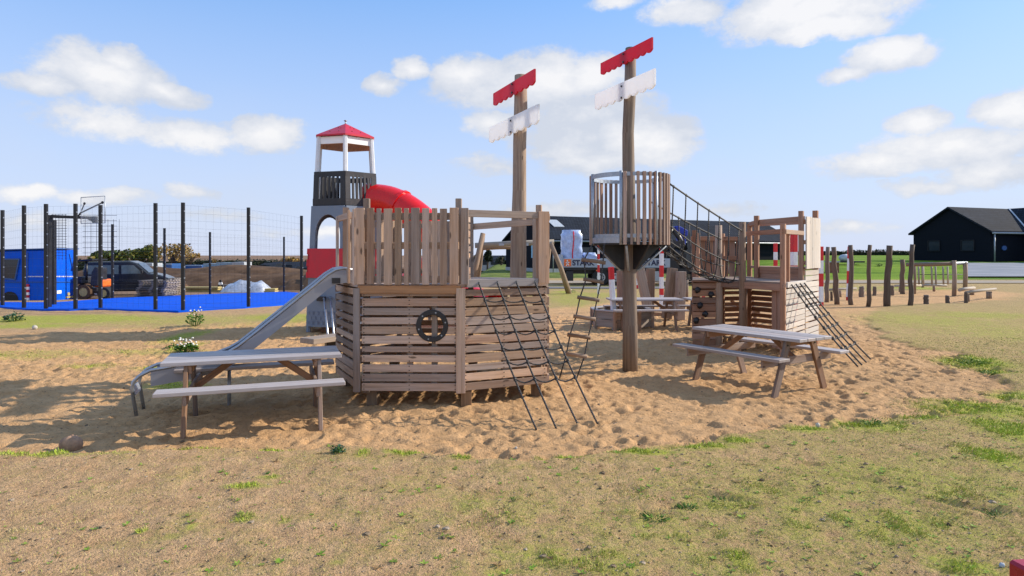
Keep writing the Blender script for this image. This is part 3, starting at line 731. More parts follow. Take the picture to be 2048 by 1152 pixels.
def play_ship():
    t = thing('play_ship', (-0.9, 8.0, 0), 'hull-shaped slatted wooden play ship with a round black porthole and a picket railing', 'play ship')
    A, B, C, D = (-2.15, 7.96), (-1.64, 6.95), (-.545, 6.93), (.41, 7.38)
    D2, C2, B2, A2 = (.41, 8.75), (-.545, 9.2), (-1.64, 9.2), (-2.15, 8.45)
    z0, z1 = .13, 1.235
    def ang(p, q): return math.atan2(q[1]-p[1], q[0]-p[0])
    def hull(p, q, n, hole=None, eg=0.0, th=.024):
        b = MB(); slats(b, p, q, z0, z1, n, hole=hole, endgap=eg, th=th, gap=0.24); return b
    Lbc = math.dist(B, C)
    px = -1.64+ (.165+.62)  # porthole distance along B-C
    hc = (0.79, .835, .155)
    for p, q, h_, e_, xs_ in ((B, C, hc, .035, (.06, .545, -.06)), (A, B, None, .03, (.05, -.08)), (C, D, None, .02, (.05, .5, -.05))):
        b = hull(p, q, 11, h_, e_); a0 = len(b.f); nails(b, p, q, z0, z1, 11, .014, xs_); b.slot(1, a0); b.build('hull_side', [M['larch'], M['bolt']], t, .002)
    for p, q in ((D, D2), (D2, C2), (C2, B2), (B2, A2), (A2, A)): hull(p, q, 10).build('hull_side', M['larch'], t)
    # inner frame posts
    for p, q, s in ((A, .075, 2.17), (B, 0, 2.2), (C, 0, 2.2), (D, 0, 2.16), (D2, 0, 2.12), (C2, 0, 2.2), (B2, 0, 2.2), (A2, 0, 2.1)):
        b = MB(); cx, cy = -.87, 8.05; v = Vector((cx-p[0], cy-p[1], 0)).normalized()*.115
        post(b, (p[0]+v.x, p[1]+v.y), .1, s, .065, random.uniform(-.2, .2)); b.build('frame_post', M['larch_post'], t, .004)
    for p in ((B[0]+.12, B[1]+.16), (C[0]+.05, C[1]+.10), (D[0]-.13, D[1]+.13), (A[0]+.14, A[1]+.1), (C2[0], C2[1]-.12), (B2[0], B2[1]-.12), (D2[0]-.12, D2[1])):
        b = MB(); post(b, p, -.12, .128, .115, random.uniform(-.2, .2)); b.build('foot_block', M['endgrain'], t, .004)
    # corner cover boards
    b = MB(); b.beam((B[0]-.015, B[1]-.022, z0), (B[0]-.015, B[1]-.022, z1), .075, .026, up=(-.3, -1, 0)); b.build('corner_board', M['larch'], t, .002)
    b = MB(); b.beam((C[0], C[1]-.022, z0-.01), (C[0], C[1]-.022, z1), .095, .028, up=(.2, -1, 0)); b.build('corner_board', M['larch'], t, .002)
    # mid studs inside
    for p, q in ((B, C), (C, D), (A, B)):
        a, c = Vector((*p, 0)), Vector((*q, 0)); d = (c-a).normalized(); n = Vector((-d.y, d.x, 0))
        for f in ((.5,) if (p, q) != (B, C) else (.5, .74)):
            m = a+(c-a)*f+n*.04; b = MB(); b.box((m.x, m.y, (z0+z1)/2), (.06, .04, z1-z0), math.atan2(d.y, d.x)); b.build('stud', M['larch_post'], t)
    # deck
    b = MB(); poly = [V3(p, 1.24) for p in (A, B, C, D, D2, C2, B2, A2)]
    b.prism(poly, (0, 0, .035), L=(1, 0, 0)); b.build('deck', M['larch'], t)
    # stringer band under the picket railing
    b = MB(); b.beam((B[0], B[1]-.02, 1.222), (C[0], C[1]-.02, 1.222), .026, .085); b.build('deck_edge', M['deck_edge'], t, .002)
    # front pickets
    ws = [.105, .085, .055, .1, .08, .055, .1, .085, .065, .085, .105, .09]
    b = MB(); pickets(b, (B[0]-.02, B[1]-.05), (C[0]+.085, C[1]-.05), 1.275, 2.085, [w*.88 for w in ws]); b.build('picket_railing', M['larch'], t, .002)
    b = MB()
    for z in (1.33, 1.69, 2.0): b.beam((B[0]+.05, B[1]-.02, z), (C[0]-.02, C[1]-.02, z), .034, .075)
    b.build('rail', M['larch'], t, .002)
    b = MB(); pickets(b, (B[0]-.18, B[1]+.26), (B[0]-.03, B[1]-.04), 1.275, 2.085, [.06, .075]); b.build('picket_railing', M['larch'], t, .002)
    b = MB(); pickets(b, (A[0]-.0, A[1]), (A[0]+.045, A[1]-.10), 1.26, 2.06, [.10]); b.build('picket_railing', M['larch'], t, .002)
    b = MB(); b.beam((A[0]+.03, A[1]-.02, 2.03), (B[0]-.14, B[1]+.24, 2.03), .035, .07); b.build('rail', M['larch'], t, .002)
    # back and far-side railings
    for p, q, n in ((A2, B2, 5), (B2, C2, 8)):
        b = MB(); pickets(b, p, q, 1.28, 2.07, [random.choice((.06, .08, .1)) for _ in range(n)]); b.build('picket_railing', M['larch'], t)
        b = MB(); d = Vector((q[0]-p[0], q[1]-p[1], 0)).normalized(); nn = Vector((-d.y, d.x, 0))*.028
        for z in (1.36, 1.72, 2.0): b.beam(V3(p, z)-nn*-1, V3(q, z)+nn, .034, .07)
        b.build('rail', M['larch'], t)
    # right opening: top rails, end board and step board carrying the net
    b = MB(); b.beam((C[0]+.04, C[1]+.0, 2.035), (D[0], D[1]+.0, 2.035), .045, .075); b.build('rail', M['larch'], t, .003)
    b = MB(); b.beam((C2[0]-.05, C2[1]-.05, 1.98), (D2[0], D2[1], 2.04), .04, .085); b.beam((D[0], D[1], 2.02), (D2[0], D2[1], 2.02), .04, .08); b.build('rail', M['larch'], t, .003)
    b = MB(); d = Vector((D[0]-C[0], D[1]-C[1], 0)).normalized()
    b.beam(V3(D, 1.27)-d*.07+Vector((.01, -.03, 0)), V3(D, 2.08)-d*.07+Vector((.01, -.03, 0)), .13, .024, up=(.42, -1, 0)); b.build('end_board', M['larch'], t, .002)
    b = MB(); b.beam((C[0]+.06, C[1]+.0, 1.285), (D[0]-.12, D[1]-.07, 1.285), .036, .085); b.build('sill_board', M['table_wood'], t, .003)
    b = MB(); slats(b, (C[0]+.06, C[1]+.42), (C[0]+.045, C[1]+.06), 1.29, 2.03, 9, gap=.12); b.build('side_screen', M['larch'], t, .002)
    # porthole
    Mx = Matrix.Rotation(R(90), 3, 'X')
    pc = (B[0]+.79, B[1]-.024, .835)
    b = MB(); b.ring(pc, .172, .118, .026, 40, Mx); ph = b.build('porthole_ring', M['black_plastic'], t, .004)
    b = MB()
    for k in range(6):
        a = 2*PI*k/6+.25; b.disc((pc[0]+math.cos(a)*.145, pc[1]-.015, pc[2]+math.sin(a)*.145), .008, .006, 8, M=Mx)
    b.build('bolt', M['galv'], ph)
    return t
play_ship()

def climb_net():
    t = thing('climbing_net', (.2, 6.3, 0), 'black rope climbing net slanting from the deck sill of the play ship', 'climbing net')
    tops = [Vector((gx(958, 6.98), 6.98-.0, 1.285)), Vector((gx(995, 7.06), 7.06, 1.285)), Vector((gx(1033, 7.16), 7.16, 1.285)), Vector((gx(1070, 7.24), 7.24, 1.285))]
    bots = [Vector((*gpt(1073, 851), -.04)), Vector((*gpt(1113, 849), -.04)), Vector((*gpt(1158, 845), -.04)), Vector((*gpt(1195, 839), -.04))]
    def P(i, f):
        p = tops[i].lerp(bots[i], f); p.z -= .05*math.sin(PI*f); return p
    for i in range(4):
        b = MB(); tp = tops[i]
        b.tube([tp+Vector((0, .05, -.012)), tp+Vector((0, .0, .012)), tp+Vector((0, -.03, .0))]+[P(i, f/14) for f in range(1, 15)], .0095, 7)
        b.build('rope', M['rope'], t)
    for k in range(6):
        f = .115+.106*k+.01*(k % 2); b = MB()
        for i in range(3):
            a, c = P(i, f+.006*i), P(i+1, f+.006*(i+1)); m = (a+c)/2-Vector((0, 0, .022+.008*(k % 3)))
            b.tube([a, a.lerp(m, .5)-Vector((0, 0, .006)), m, c.lerp(m, .5)-Vector((0, 0, .006)), c], .008, 6)
        for i in range(4): b.blob(P(i, f+.006*i), (.018, .018, .024), 7, 5, .05, k)
        b.build('cross_rope', M['rope'], t)
    for p in tops: b = MB(); b.disc(p+Vector((.0, -.022, -.005)), .014, .02, 8, 'Y'); b.build('shackle', M['galv'], t)
climb_net()

def wave_path(p0, p1, n, amp=.01, seed=0):
    rs = random.Random(seed); p0, p1 = Vector(p0), Vector(p1); ph = rs.random()*6, rs.random()*6, rs.uniform(1, 2.3), rs.uniform(1, 2.3)
    return [p0.lerp(p1, i/n)+Vector((math.sin(ph[0]+ph[2]*PI*i/n)*amp, math.sin(ph[1]+ph[3]*PI*i/n)*amp, 0)) for i in range(n+1)]

def sail(d, c, ext, ztop, h, nsc, mat, name, parent, th=.024):
    """board along horizontal d through c: ext=(near, far) lengths, scalloped lower edge"""
    a = c-d*ext[1]; L = ext[0]+ext[1]; n = nsc*8; up = Vector((0, 0, 1))
    poly = [a+up*ztop, a+d*L+up*ztop]
    for i in range(n, -1, -1):
        u = i/n*nsc; s = abs(math.sin(PI*u))**.75; q = i/n
        poly.append(a+d*(L*q)+up*(ztop-h*(.83+.17*s)))
    nn = Vector((-d.y, d.x, 0))
    if nn.dot(Vector((-1, -1, 0))) < 0: nn = -nn
    b = MB(); b.prism(poly, nn*th, L=d); o = b.build(name, mat, parent, label=None)
    return o, nn
def bolts(mb, c, nn, zs):
    for z in zs:
        p = Vector((c.x, c.y, z))+nn*.03
        mb.tube([p, p+nn*.012], .014, 8)
SD = Vector((.40, -.917, 0)).normalized(); SN = Vector((-.917, -.40, 0))
def mast():
    t = thing('ship_mast', (.09, 9.32, 0), 'tall crooked log mast with red and white sail boards, rising behind the play ship', 'mast')
    b = MB(); x, y = .09, 9.32
    path = [(x+.0, y, -.1), (x+.0, y, 1.2), (x+.005, y, 1.9), (x+.015, y, 2.5), (x+.02, y, 3.2), (x+.035, y, 3.7), (x+.035, y, 4.16)]
    b.tube(path, [.128, .120, .112, .100, .094, .096, .088], 14, wob=.03); b.build('pole', M['log'], t)
    c = Vector((x+.035, y, 0))+SN*.105
    o, nn = sail(SD, c, (.72, .74), 4.055, .20, 8, M['red_sail'], 'red_sail_board', t)
    b = MB(); bolts(b, c, nn, (4.02, 3.9)); b.build('bolt', M['bolt'], o)
    c = Vector((x+.02, y, 0))+SN*.11
    o, nn = sail(SD, c, (.88, .86), 3.555, .25, 8, M['white_sail'], 'white_sail_board', t)
    b = MB(); bolts(b, c, nn, (3.5, 3.34)); b.build('bolt', M['bolt'], o)
mast()

def crows_nest():
    cx, cy = 1.655, 9.16
    t = thing('crows_nest_tower', (cx, cy, 0), 'round slatted crow\'s nest barrel on a thick log pole topped by two sail boards', 'lookout tower')
    b = MB(); path = [(cx+.01, cy, -.1), (cx+.01, cy, .6), (cx+.0, cy, 1.2), (cx, cy, 1.8), (cx-.012, cy, 2.6), (cx-.02, cy, 3.3), (cx+.01, cy, 3.9), (cx+.02, cy, 4.5)]
    b.tube(path, [.108, .101, .098, .098, .088, .080, .082, .076], 14, wob=.025); b.build('pole', M['log'], t)
    c = Vector((cx+.02, cy, 0))+SN*.095
    o, nn = sail(SD, c, (.66, .62), 4.44, .185, 9, M['red_sail'], 'red_sail_board', t)
    b = MB(); bolts(b, c, nn, (4.4, 4.29)); b.build('bolt', M['bolt'], o)
    c = Vector((cx, cy, 0))+SN*.10
    o, nn = sail(SD, c, (.76, .74), 4.005, .25, 8, M['white_sail'], 'white_sail_board', t)
    b = MB(); bolts(b, c, nn, (3.95, 3.79)); b.build('bolt', M['bolt'], o)
    r = .545; zb, zt = 1.745, 2.70; N = 40
    for z in (zt-.03, zb+.10): hp = MB(); hp.ring((cx, cy, z), r-.015, r-.027, .05, 48); hp.build('hoop', M['galv'], t)
    # a left-front gap is the entrance (angles measured from +X)
    for k in range(N):
        a = 2*PI*k/N+.03
        deg = math.degrees(a) % 360
        if 194 < deg < 246 or 14 < deg < 38: continue
        b = MB(); w = .036+.008*math.sin(k*2.3); p = Vector((cx+math.cos(a)*r, cy+math.sin(a)*r, 0))
        b.beam(p+Vector((0, 0, zb-.02)), p+Vector((0, 0, zt)), w, .03, up=(math.cos(a), math.sin(a), 0)); b.build('slat', M['barrel'], t, .002)
    b = MB()
    for deg in (192, 248, 300, 40, 12): a = R(deg); p = Vector((cx+math.cos(a)*r, cy+math.sin(a)*r, 0)); b.tube([p+Vector((0, 0, zb-.02)), p+Vector((0, 0, zt+.01))], .021, 10)
    b.build('upright', M['galv'], t)
    for z, h, nm in ((zb+.04, .075, 'kick_plate'), (zt-.03, .06, 'entrance_rail')):
        b = MB()
        for k in range(10):
            a0, a1 = R(193+k*5.4), R(193+(k+1)*5.4)
            b.beam((cx+math.cos(a0)*r, cy+math.sin(a0)*r, z), (cx+math.cos(a1)*r, cy+math.sin(a1)*r, z), .02, h)
        b.build(nm, M['galv'], t)
    b = MB(); b.disc((cx, cy, zb-.0), r-.03, .04, 40); b.build('floor', M['black_plastic'], t)
    # black bracket plates below, with steel struts
    b = MB()
    for deg in (20, 110, 200, 290):
        a = R(deg); d = Vector((math.cos(a), math.sin(a), 0)); n = Vector((-d.y, d.x, 0))
        o = Vector((cx, cy, 0))
        b.prism([o+d*.09+Vector((0, 0, zb-.02)), o+d*.50+Vector((0, 0, zb-.02)), o+d*.46+Vector((0, 0, zb-.07)), o+d*.15+Vector((0, 0, zb-.36)), o+d*.09+Vector((0, 0, zb-.36))], n*.025)
    b.build('bracket_plate', M['black_plastic'], t)
    b = MB()
    for deg in (-12, 192, 60, 255):
        a = R(deg); d = Vector((math.cos(a), math.sin(a), 0)); o = Vector((cx, cy, 0))
        b.tube([o+d*.50+Vector((0, 0, zb-.03)), o+d*.14+Vector((0, 0, zb-.37)), o+d*.05+Vector((0, 0, zb-.38))], .017, 8)
    b.build('strut', M['galv'], t)
    return cx, cy, r
crows_nest()

def rope_ladder():
    t = thing('rope_ladder', (.95, 8.5, 0), 'rope ladder with round wooden rungs hanging slantwise from the crow\'s nest to the sand', 'rope ladder')
    tl, tr = Vector((gx(1183, 8.9), 8.75, 1.74)), Vector((gx(1206, 8.8), 8.68, 1.74))
    cen = [(1184, 523), (1192, 564), (1178, 600), (1169, 636), (1158, 674), (1152, 712)]
    wd = [46, 38, 42, 42, 44, 44]
    c2 = [(1187, 523), (1187, 562), (1177, 598), (1169, 636), (1158, 673), (1151, 711)]
    Ls, Rs = [tl], [tr]; rb = []
    for i, ((x, y), w) in enumerate(zip(c2, wd)):
        Y = 8.80-.05*i
        a, c = pt(x-w/2+4, y-3, Y), pt(x+w/2-4, y+2, Y-.05); Ls.append(a); Rs.append(c)
        d = (c-a).normalized(); rb.append((a-d*.035, c+d*.035))
    Ls.append(Vector((*gpt(1119, 754), -.02))); Rs.append(Vector((*gpt(1152, 757), -.02)))
    for pts in (Ls, Rs):
        b = MB(); b.tube(pts, .0095, 7); b.build('rope', M['rope'], t)
    for a, c in rb:
        b = MB(); b.tube([a, a.lerp(c, .5)+Vector((0, 0, .003)), c], .026, 10); b.build('rung', M['log'], t)
rope_ladder()

# ------------------------------------------------------------------ steel slide
def slide():
    t = thing('steel_slide', (-3.0, 7.0, 0), 'straight steel slide running down from the left side of the play ship', 'slide')
    o = Vector((-1.93, 7.44, 0)); d = Vector((-1.9, -.70, 0)).normalized(); n = Vector((d.y, -d.x, 0))
    if n.y > 0: n = -n
    prof = [(-.10, 1.29), (.02, 1.29), (.10, 1.275), (.19, 1.22), (.32, 1.11), (.62, .865), (.92, .62), (1.10, .475), (1.20, .415), (1.32, .37), (1.55, .32), (1.80, .285), (1.92, .27), (1.99, .25), (2.035, .16), (2.05, .10)]
    w = .175
    def at(i, side, dz): p = prof[i]; return o+d*p[0]+n*side+Vector((0, 0, p[1]+dz))
    N = len(prof)
    # chute bed
    vv = []; cs = [(-w, .12), (-w*.97, .03), (-w*.7, 0), (w*.7, 0), (w*.97, .03), (w, .12)]
    N0 = N; N = N-3
    for i in range(N):
        for s, dz in cs: vv.append(at(i, s, dz))
        for s, dz in reversed(cs): vv.append(at(i, s*(1.0 if dz else 1), dz-.006 if dz < .1 else dz))
    m = 12; ff = [(i*m+k, i*m+(k+1) % m, (i+1)*m+(k+1) % m, (i+1)*m+k) for i in range(N-1) for k in range(m)]
    b = MB(); b.piece(vv, ff, d, smooth=True); b.build('chute', M['steel'], t); N = N0
    for s in (-1, 1):
        b = MB(); top = [at(i, s*(w+.012), .145 if i < N-3 else .12) for i in range(N)]
        bot = [at(i, s*(w+.012), -.012) for i in range(N-3)]
        b.prism([*top[:N-3], *reversed(bot)], n*(.016*s), L=d); b.build('side_panel', M['slide_side'], t)
        b = MB(); rail = [at(0, s*(w+.02), .13)]+[at(i, s*(w+.02), .15) for i in range(1, N-3)]
        e = at(N-3, s*(w+.02), .14)
        rail += [e+d*.03-Vector((0, 0, .02)), e+d*.085-Vector((0, 0, .075)), e+d*.10-Vector((0, 0, .15)), Vector((e.x, e.y, -.05))+d*.055]
        b.tube(rail, .018, 9); b.build('hand_rail', M['steel'], t)
    b = MB(); e = at(N-3, 0, 0)
    b.beam(e+d*.105+Vector((0, 0, -.0)), Vector((e.x, e.y, .17))+d*.075, w*1.6, .012, up=d); b.build('end_plate', M['galv'], t)
    b = MB(); q = at(8, 0, -.03); b.tube([q, Vector((q.x, q.y, -.1))], .02, 8); b.build('support_leg', M['galv'], t)
    b = MB(); q = at(2, w+.03, .03); b.box(q, (.09, .03, .06), math.atan2(d.y, d.x)); b.build('mounting_clamp', M['black_plastic'], t)
slide()

# ------------------------------------------------------------------ picnic tables
def picnic_table():
    t = thing('picnic_table', (0, 0, 0), 'weathered wooden picnic table beside the steel slide, long side to the camera', 'picnic table', 'wooden picnic tables on the sand')
    L = 1.58; z = .62
    for i in range(4):
        b = MB(); b.beam((-L/2, -.245+i*.163, z-.017), (L/2, -.245+i*.163+random.uniform(-.003, .003), z-.017), .152, .036)
        b.build('top_plank', M['table_wood'], t, .004, local=True)
    for s in (-1, 1):
        b = MB(); b.beam((-L/2, s*.60, .42-.016), (L/2, s*.60, .42-.016), .20, .034); b.build('bench', M['table_wood'], t, .004, local=True)
    for x in (-.55, .55):
        for s in (-1, 1):
            b = MB(); xo = x+(.034 if x > 0 else -.034)
            b.beam((xo, s*.24, z-.037), (xo, s*.50, -.07), .036, .095, up=(0, 1, .3)); b.build('leg', M['table_leg'], t, .004, local=True)
        b = MB(); b.beam((x, -.68, .34), (x, .68, .34), .03, .09); b.build('cross_beam', M['table_leg'], t, .004, local=True)
        b = MB(); b.beam((x, -.30, z-.075), (x, .30, z-.075), .03, .075); b.build('top_bearer', M['table_leg'], t, .004, local=True)
        sg = 1 if x < 0 else -1
        b = MB(); b.beam((x+sg*.02, 0, .335), (x+sg*.34, 0, z-.055), .034, .06, up=(0, 0, 1)); b.build('brace', M['table_leg'], t, .004, local=True)
    b = MB()
    for x in (-.585, .585):
        for s in (-1, 1):
            for zz, yy in ((.34, .365), (z-.09, .27)): b.disc((x+(.02 if x > 0 else -.02), s*yy, zz), .011, .012, 8, 'X')
    b.build('bolt', M['bolt'], t, local=True)
    return t
pt0 = picnic_table(); pt0.location = (-2.52, 6.39, 0); pt0.rotation_euler.z = R(20)
for (x, y, a, lb) in ((3.12, 8.25, 123, 'weathered wooden picnic table in front of the climbing playhouse, seen from one end'),
                      (gx(1290, 14.25), 14.35, 2, 'far picnic table behind the octagonal sandbox, in front of the leaning posts'),
                      (gx(1448, 14.3), 14.45, 4, 'far picnic table mostly hidden behind the climbing wall of the playhouse')):
    c = copy_tree(pt0); c.location = (x, y, tz(x, y)); c.rotation_euler.z = R(a); c['label'] = lb

# ------------------------------------------------------------------ lighthouse tower with tube slide
def lighthouse():
    Y0 = 14.1; X0 = gx(691, Y0)
    t = thing('lighthouse_play_tower', (X0, Y0, 0), 'hexagonal lighthouse play tower with red roof, dark balcony and arched grey walls', 'play tower')
    def hexp(r, z, off=0, rot=-76): return [Vector((X0+math.cos(R(rot+60*k))*(r+off), Y0+math.sin(R(rot+60*k))*(r+off), z)) for k in range(6)]
    def Z(py, Y=Y0): return EYE-(py-HZ)/F*Y
    zr, ze, zb1, zb0, zf = 4.40, 4.10, 3.31, 2.62, 2.6
    # roof
    b = MB(); e = hexp(.69, ze); e2 = hexp(.69, ze-.035); ap = Vector((X0, Y0, zr+.03)); 
    for k in range(6):
        k2 = (k+1) % 6; b.piece([e[k], e[k2], ap, e2[k], e2[k2], ap-Vector((0, 0, .05))], [(0, 1, 2), (5, 4, 3), (3, 4, 1, 0)], e[k2]-e[k])
    rf = b.build('roof', M['red_board'], t)
    b = MB()
    for k in range(6):
        for f, g in ((.3, .25), (.7, .25), (.4, .6), (.65, .55)):
            p = e[k].lerp(e[(k+1) % 6], f).lerp(ap, g); b.blob(p, (.012, .012, .012), 6, 4)
    b.build('screw', M['bolt'], rf)
    b = MB(); b.tube([ap-Vector((0, 0, .03)), ap+Vector((0, 0, .05))], .015, 8); b.blob(ap+Vector((0, 0, .06)), (.04, .04, .015), 8, 5, 0); b.build('finial', M['galv'], rf)
    b = MB(); h0 = hexp(.615, ze-.19); h1 = hexp(.615, ze-.04)
    for k in range(6): k2 = (k+1) % 6; b.beam((h0[k]+h1[k])/2, (h0[k2]+h1[k2])/2, .022, .15)
    b.build('fascia', M['white_board'], t)
    b = MB(); h = hexp(.60, ze-.20); b.prism(h, (0, 0, .02)); b.build('ceiling', M['larch_warm'], t)
    tp, bt = hexp(.62, ze-.03), hexp(.70, zb0+.1)
    for k in range(6):
        b = MB(); b.tube([tp[k], bt[k]], .048, 6, smooth=False); b.build('column', M['white_paint'], t)
    # balcony: each side one slotted board
    h0 = hexp(.755, zb0); h1 = hexp(.72, zb1)
    for k in range(6):
        k2 = (k+1) % 6; b = MB(); a0, c0, a1, c1 = h0[k], h0[k2], h1[k], h1[k2]
        def q(f, g): return a0.lerp(c0, f).lerp(a1.lerp(c1, f), g)
        b.beam(q(0, .09), q(1, .09), .022, .14); b.beam(q(0, .93), q(1, .93), .022, .11)
        rs = random.Random(k); n = 8
        for i in range(n+1):
            f = i/n; w = .048 if 0 < i < n else .075; s = rs.uniform(-.006, .006)
            f = min(max(f, .05), .95); b.beam(q(f, .1)+Vector((s, 0, 0)), q(f, .92)-Vector((s, 0, 0)), w, .020, up=(h0[k]+h0[k2])/2-Vector((X0, Y0, zb0)))
        b.build('balcony_panel', M['black_plastic'] if k in (5, 4, 3) else M['charcoal'], t)
    b = MB(); b.prism(hexp(.71, zb0-.04), (0, 0, .06)); b.build('balcony_floor', M['charcoal'], t)
    # body: six tapering corner legs, arched wall boards, red crenellated band, brick-pattern base
    t0, t1 = hexp(.86, -.02), hexp(.74, zb0-.04)
    for k in range(6):
        b = MB(); b.tube([t0[k], t1[k]], .045, 6, smooth=False); b.build('corner_leg', M['grey_board'], t)
    def onface(k, f, z, off=.03):
        g = z/(zb0-.04); a = t0[k].lerp(t1[k], g); c = t0[(k+1) % 6].lerp(t1[(k+1) % 6], g)
        p = a.lerp(c, f); n = ((a+c)/2-Vector((X0, Y0, (a.z+c.z)/2))).normalized(); return p+n*off, n
    for k in range(6):
        # arch board
        out = [(0, 2.60), (0, 1.62), (.12, 1.62), (.12, 2.0)]
        out += [(.12+.38*(1-math.cos(PI*i/12/1)), 2.0+.42*math.sin(PI*i/12)) for i in range(1, 12)]
        out += [(.88, 2.0), (.88, 1.62), (1, 1.62), (1, 2.60)]
        b = MB(); pts = []; n = None
        for f, z in out: p, n = onface(k, f, z, .02); pts.append(p)
        b.prism(pts, n*.03, L=(0, 0, 1)); b.build('arched_wall', M['grey_board'], t)
        pts = []
        for f, z in [(-.08, 1.72), (-.08, 1.60), (-.01, 1.60), (-.01, 1.50), (-.08, 1.50), (-.08, 1.36), (-.02, 1.36), (-.02, 1.24), (-.08, 1.24), (-.08, 1.12), (1.08, 1.12), (1.08, 1.24), (1.02, 1.24), (1.02, 1.36), (1.08, 1.36), (1.08, 1.5), (1.01, 1.5), (1.01, 1.6), (1.08, 1.6), (1.08, 1.72)]:
            p, n = onface(k, f, z, .055); pts.append(p)
        b = MB(); b.prism(pts, n*.025, L=(0, 0, 1)); b.build('red_band', M['red_board'], t)
        b = MB(); pts = [onface(k, f, z, .02)[0] for f, z in ((0, 1.12), (0, .12), (1, .12), (1, 1.12))]
        b.prism(pts, n*.03, L=(0, 0, 1)); w_ = b.build('base_wall', M['grey_board'], t)
        b = MB()
        for r_ in range(3):
            z = .16+.1*r_
            for i in range(7):
                f = .04+i*.14+(.07 if r_ % 2 else 0)
                if f > .88: continue
                a, c = onface(k, f, z, .053)[0], onface(k, f+.11, z, .053)[0]; u = Vector((0, 0, .07))
                for p, q2 in ((a, c), (a+u, c+u), (a, a+u), (c, c+u)): b.beam(p, q2, .006, .012)
        b.build('brick_line', M['grey_line'], w_)
    # tube slide winding down to the right, behind the ship
    ts = thing('tube_slide', (X0+1.2, Y0, 0), 'red plastic tube slide curving down from the balcony of the lighthouse play tower', 'tube slide')
    path = [(X0+.45, Y0-.05, 2.79), (X0+.95, Y0-.15, 2.73), (X0+1.4, Y0-.3, 2.52), (X0+1.8, Y0-.4, 2.2), (X0+2.1, Y0-.3, 1.88), (X0+2.2, Y0+.05, 1.6), (X0+1.95, Y0+.4, 1.35), (X0+1.55, Y0+.5, 1.12), (X0+1.4, Y0+.8, .92), (X0+1.8, Y0+1.05, .75), (X0+2.4, Y0+1.0, .60), (X0+2.95, Y0+.6, .47), (X0+3.25, Y0+.1, .42)]
    # smooth the path
    P_ = [Vector(p) for p in path]
    def cr(p0, p1, p2, p3, s): return .5*((2*p1)+(-p0+p2)*s+(2*p0-5*p1+4*p2-p3)*s*s+(-p0+3*p1-3*p2+p3)*s**3)
    sm = []
    for i in range(len(P_)-1):
        p0 = P_[max(i-1, 0)]; p3 = P_[min(i+2, len(P_)-1)]
        for s in range(5): sm.append(cr(p0, P_[i], P_[i+1], p3, s/5))
    sm.append(P_[-1])
    b = MB(); b.tube(sm, .335, 20, caps=False); o = b.build('tube', M['red_plastic'], ts)
    so = o.modifiers.new('wall', 'SOLIDIFY'); so.thickness = .012
    for i in (8, 18, 28, 38, 48):
        if i < len(sm)-1:
            d = (sm[i+1]-sm[i]).normalized(); b = MB(); b.tube([sm[i]-d*.03, sm[i]+d*.03], .365, 20, smooth=False); b.build('flange', M['red_plastic'], ts)
    b = MB()
    for i in (26, 44): p = sm[i]; b.tube([(p.x, p.y, p.z-.3), (p.x, p.y, -.1)], .04, 8)
    b.build('support_post', M['galv'], ts)
lighthouse()

def climb_rails():
    t = thing('steel_climbing_rails', (gx(660, 12.6), 12.6, 0), 'pair of curved chrome grab rails between the lighthouse tower and the play ship', 'grab rails')
    for px in ((648, 657), (661, 669)):
        a = pt(px[0], 598, 13.2); c = pt(px[1], 672, 12.0); c.z = -.05
        b = MB(); b.tube([a+Vector((-.14, .3, -.02)), a+Vector((-.05, .12, .03)), a, a.lerp(c, .3)+Vector((.005, 0, 0)), c], .02, 8); b.build('rail', M['steel'], t)
    b = MB(); b.box(pt(645, 597, 13.4), (.16, .3, .09)); b.build('step', M['black_plastic'], t)
climb_rails()
def plank_seat():
    Y = 10.3; t = thing('low_plank_seat', (gx(645, Y), Y, 0), 'low weathered plank seat jutting out from behind the left end of the play ship', 'seat')
    b = MB(); a = pt(613, 689, Y); c = pt(720, 676, Y+.9); b.beam((a.x, a.y, .22), (c.x, c.y, .22), .34, .085); b.build('seat', M['pallet'], t, .006)
    for f in (.45, .85): p = a.lerp(c, f); b = MB(); b.box((p.x, p.y, .07), (.2, .14, .24), .5); b.build('leg', M['bolt'], t)
plank_seat()
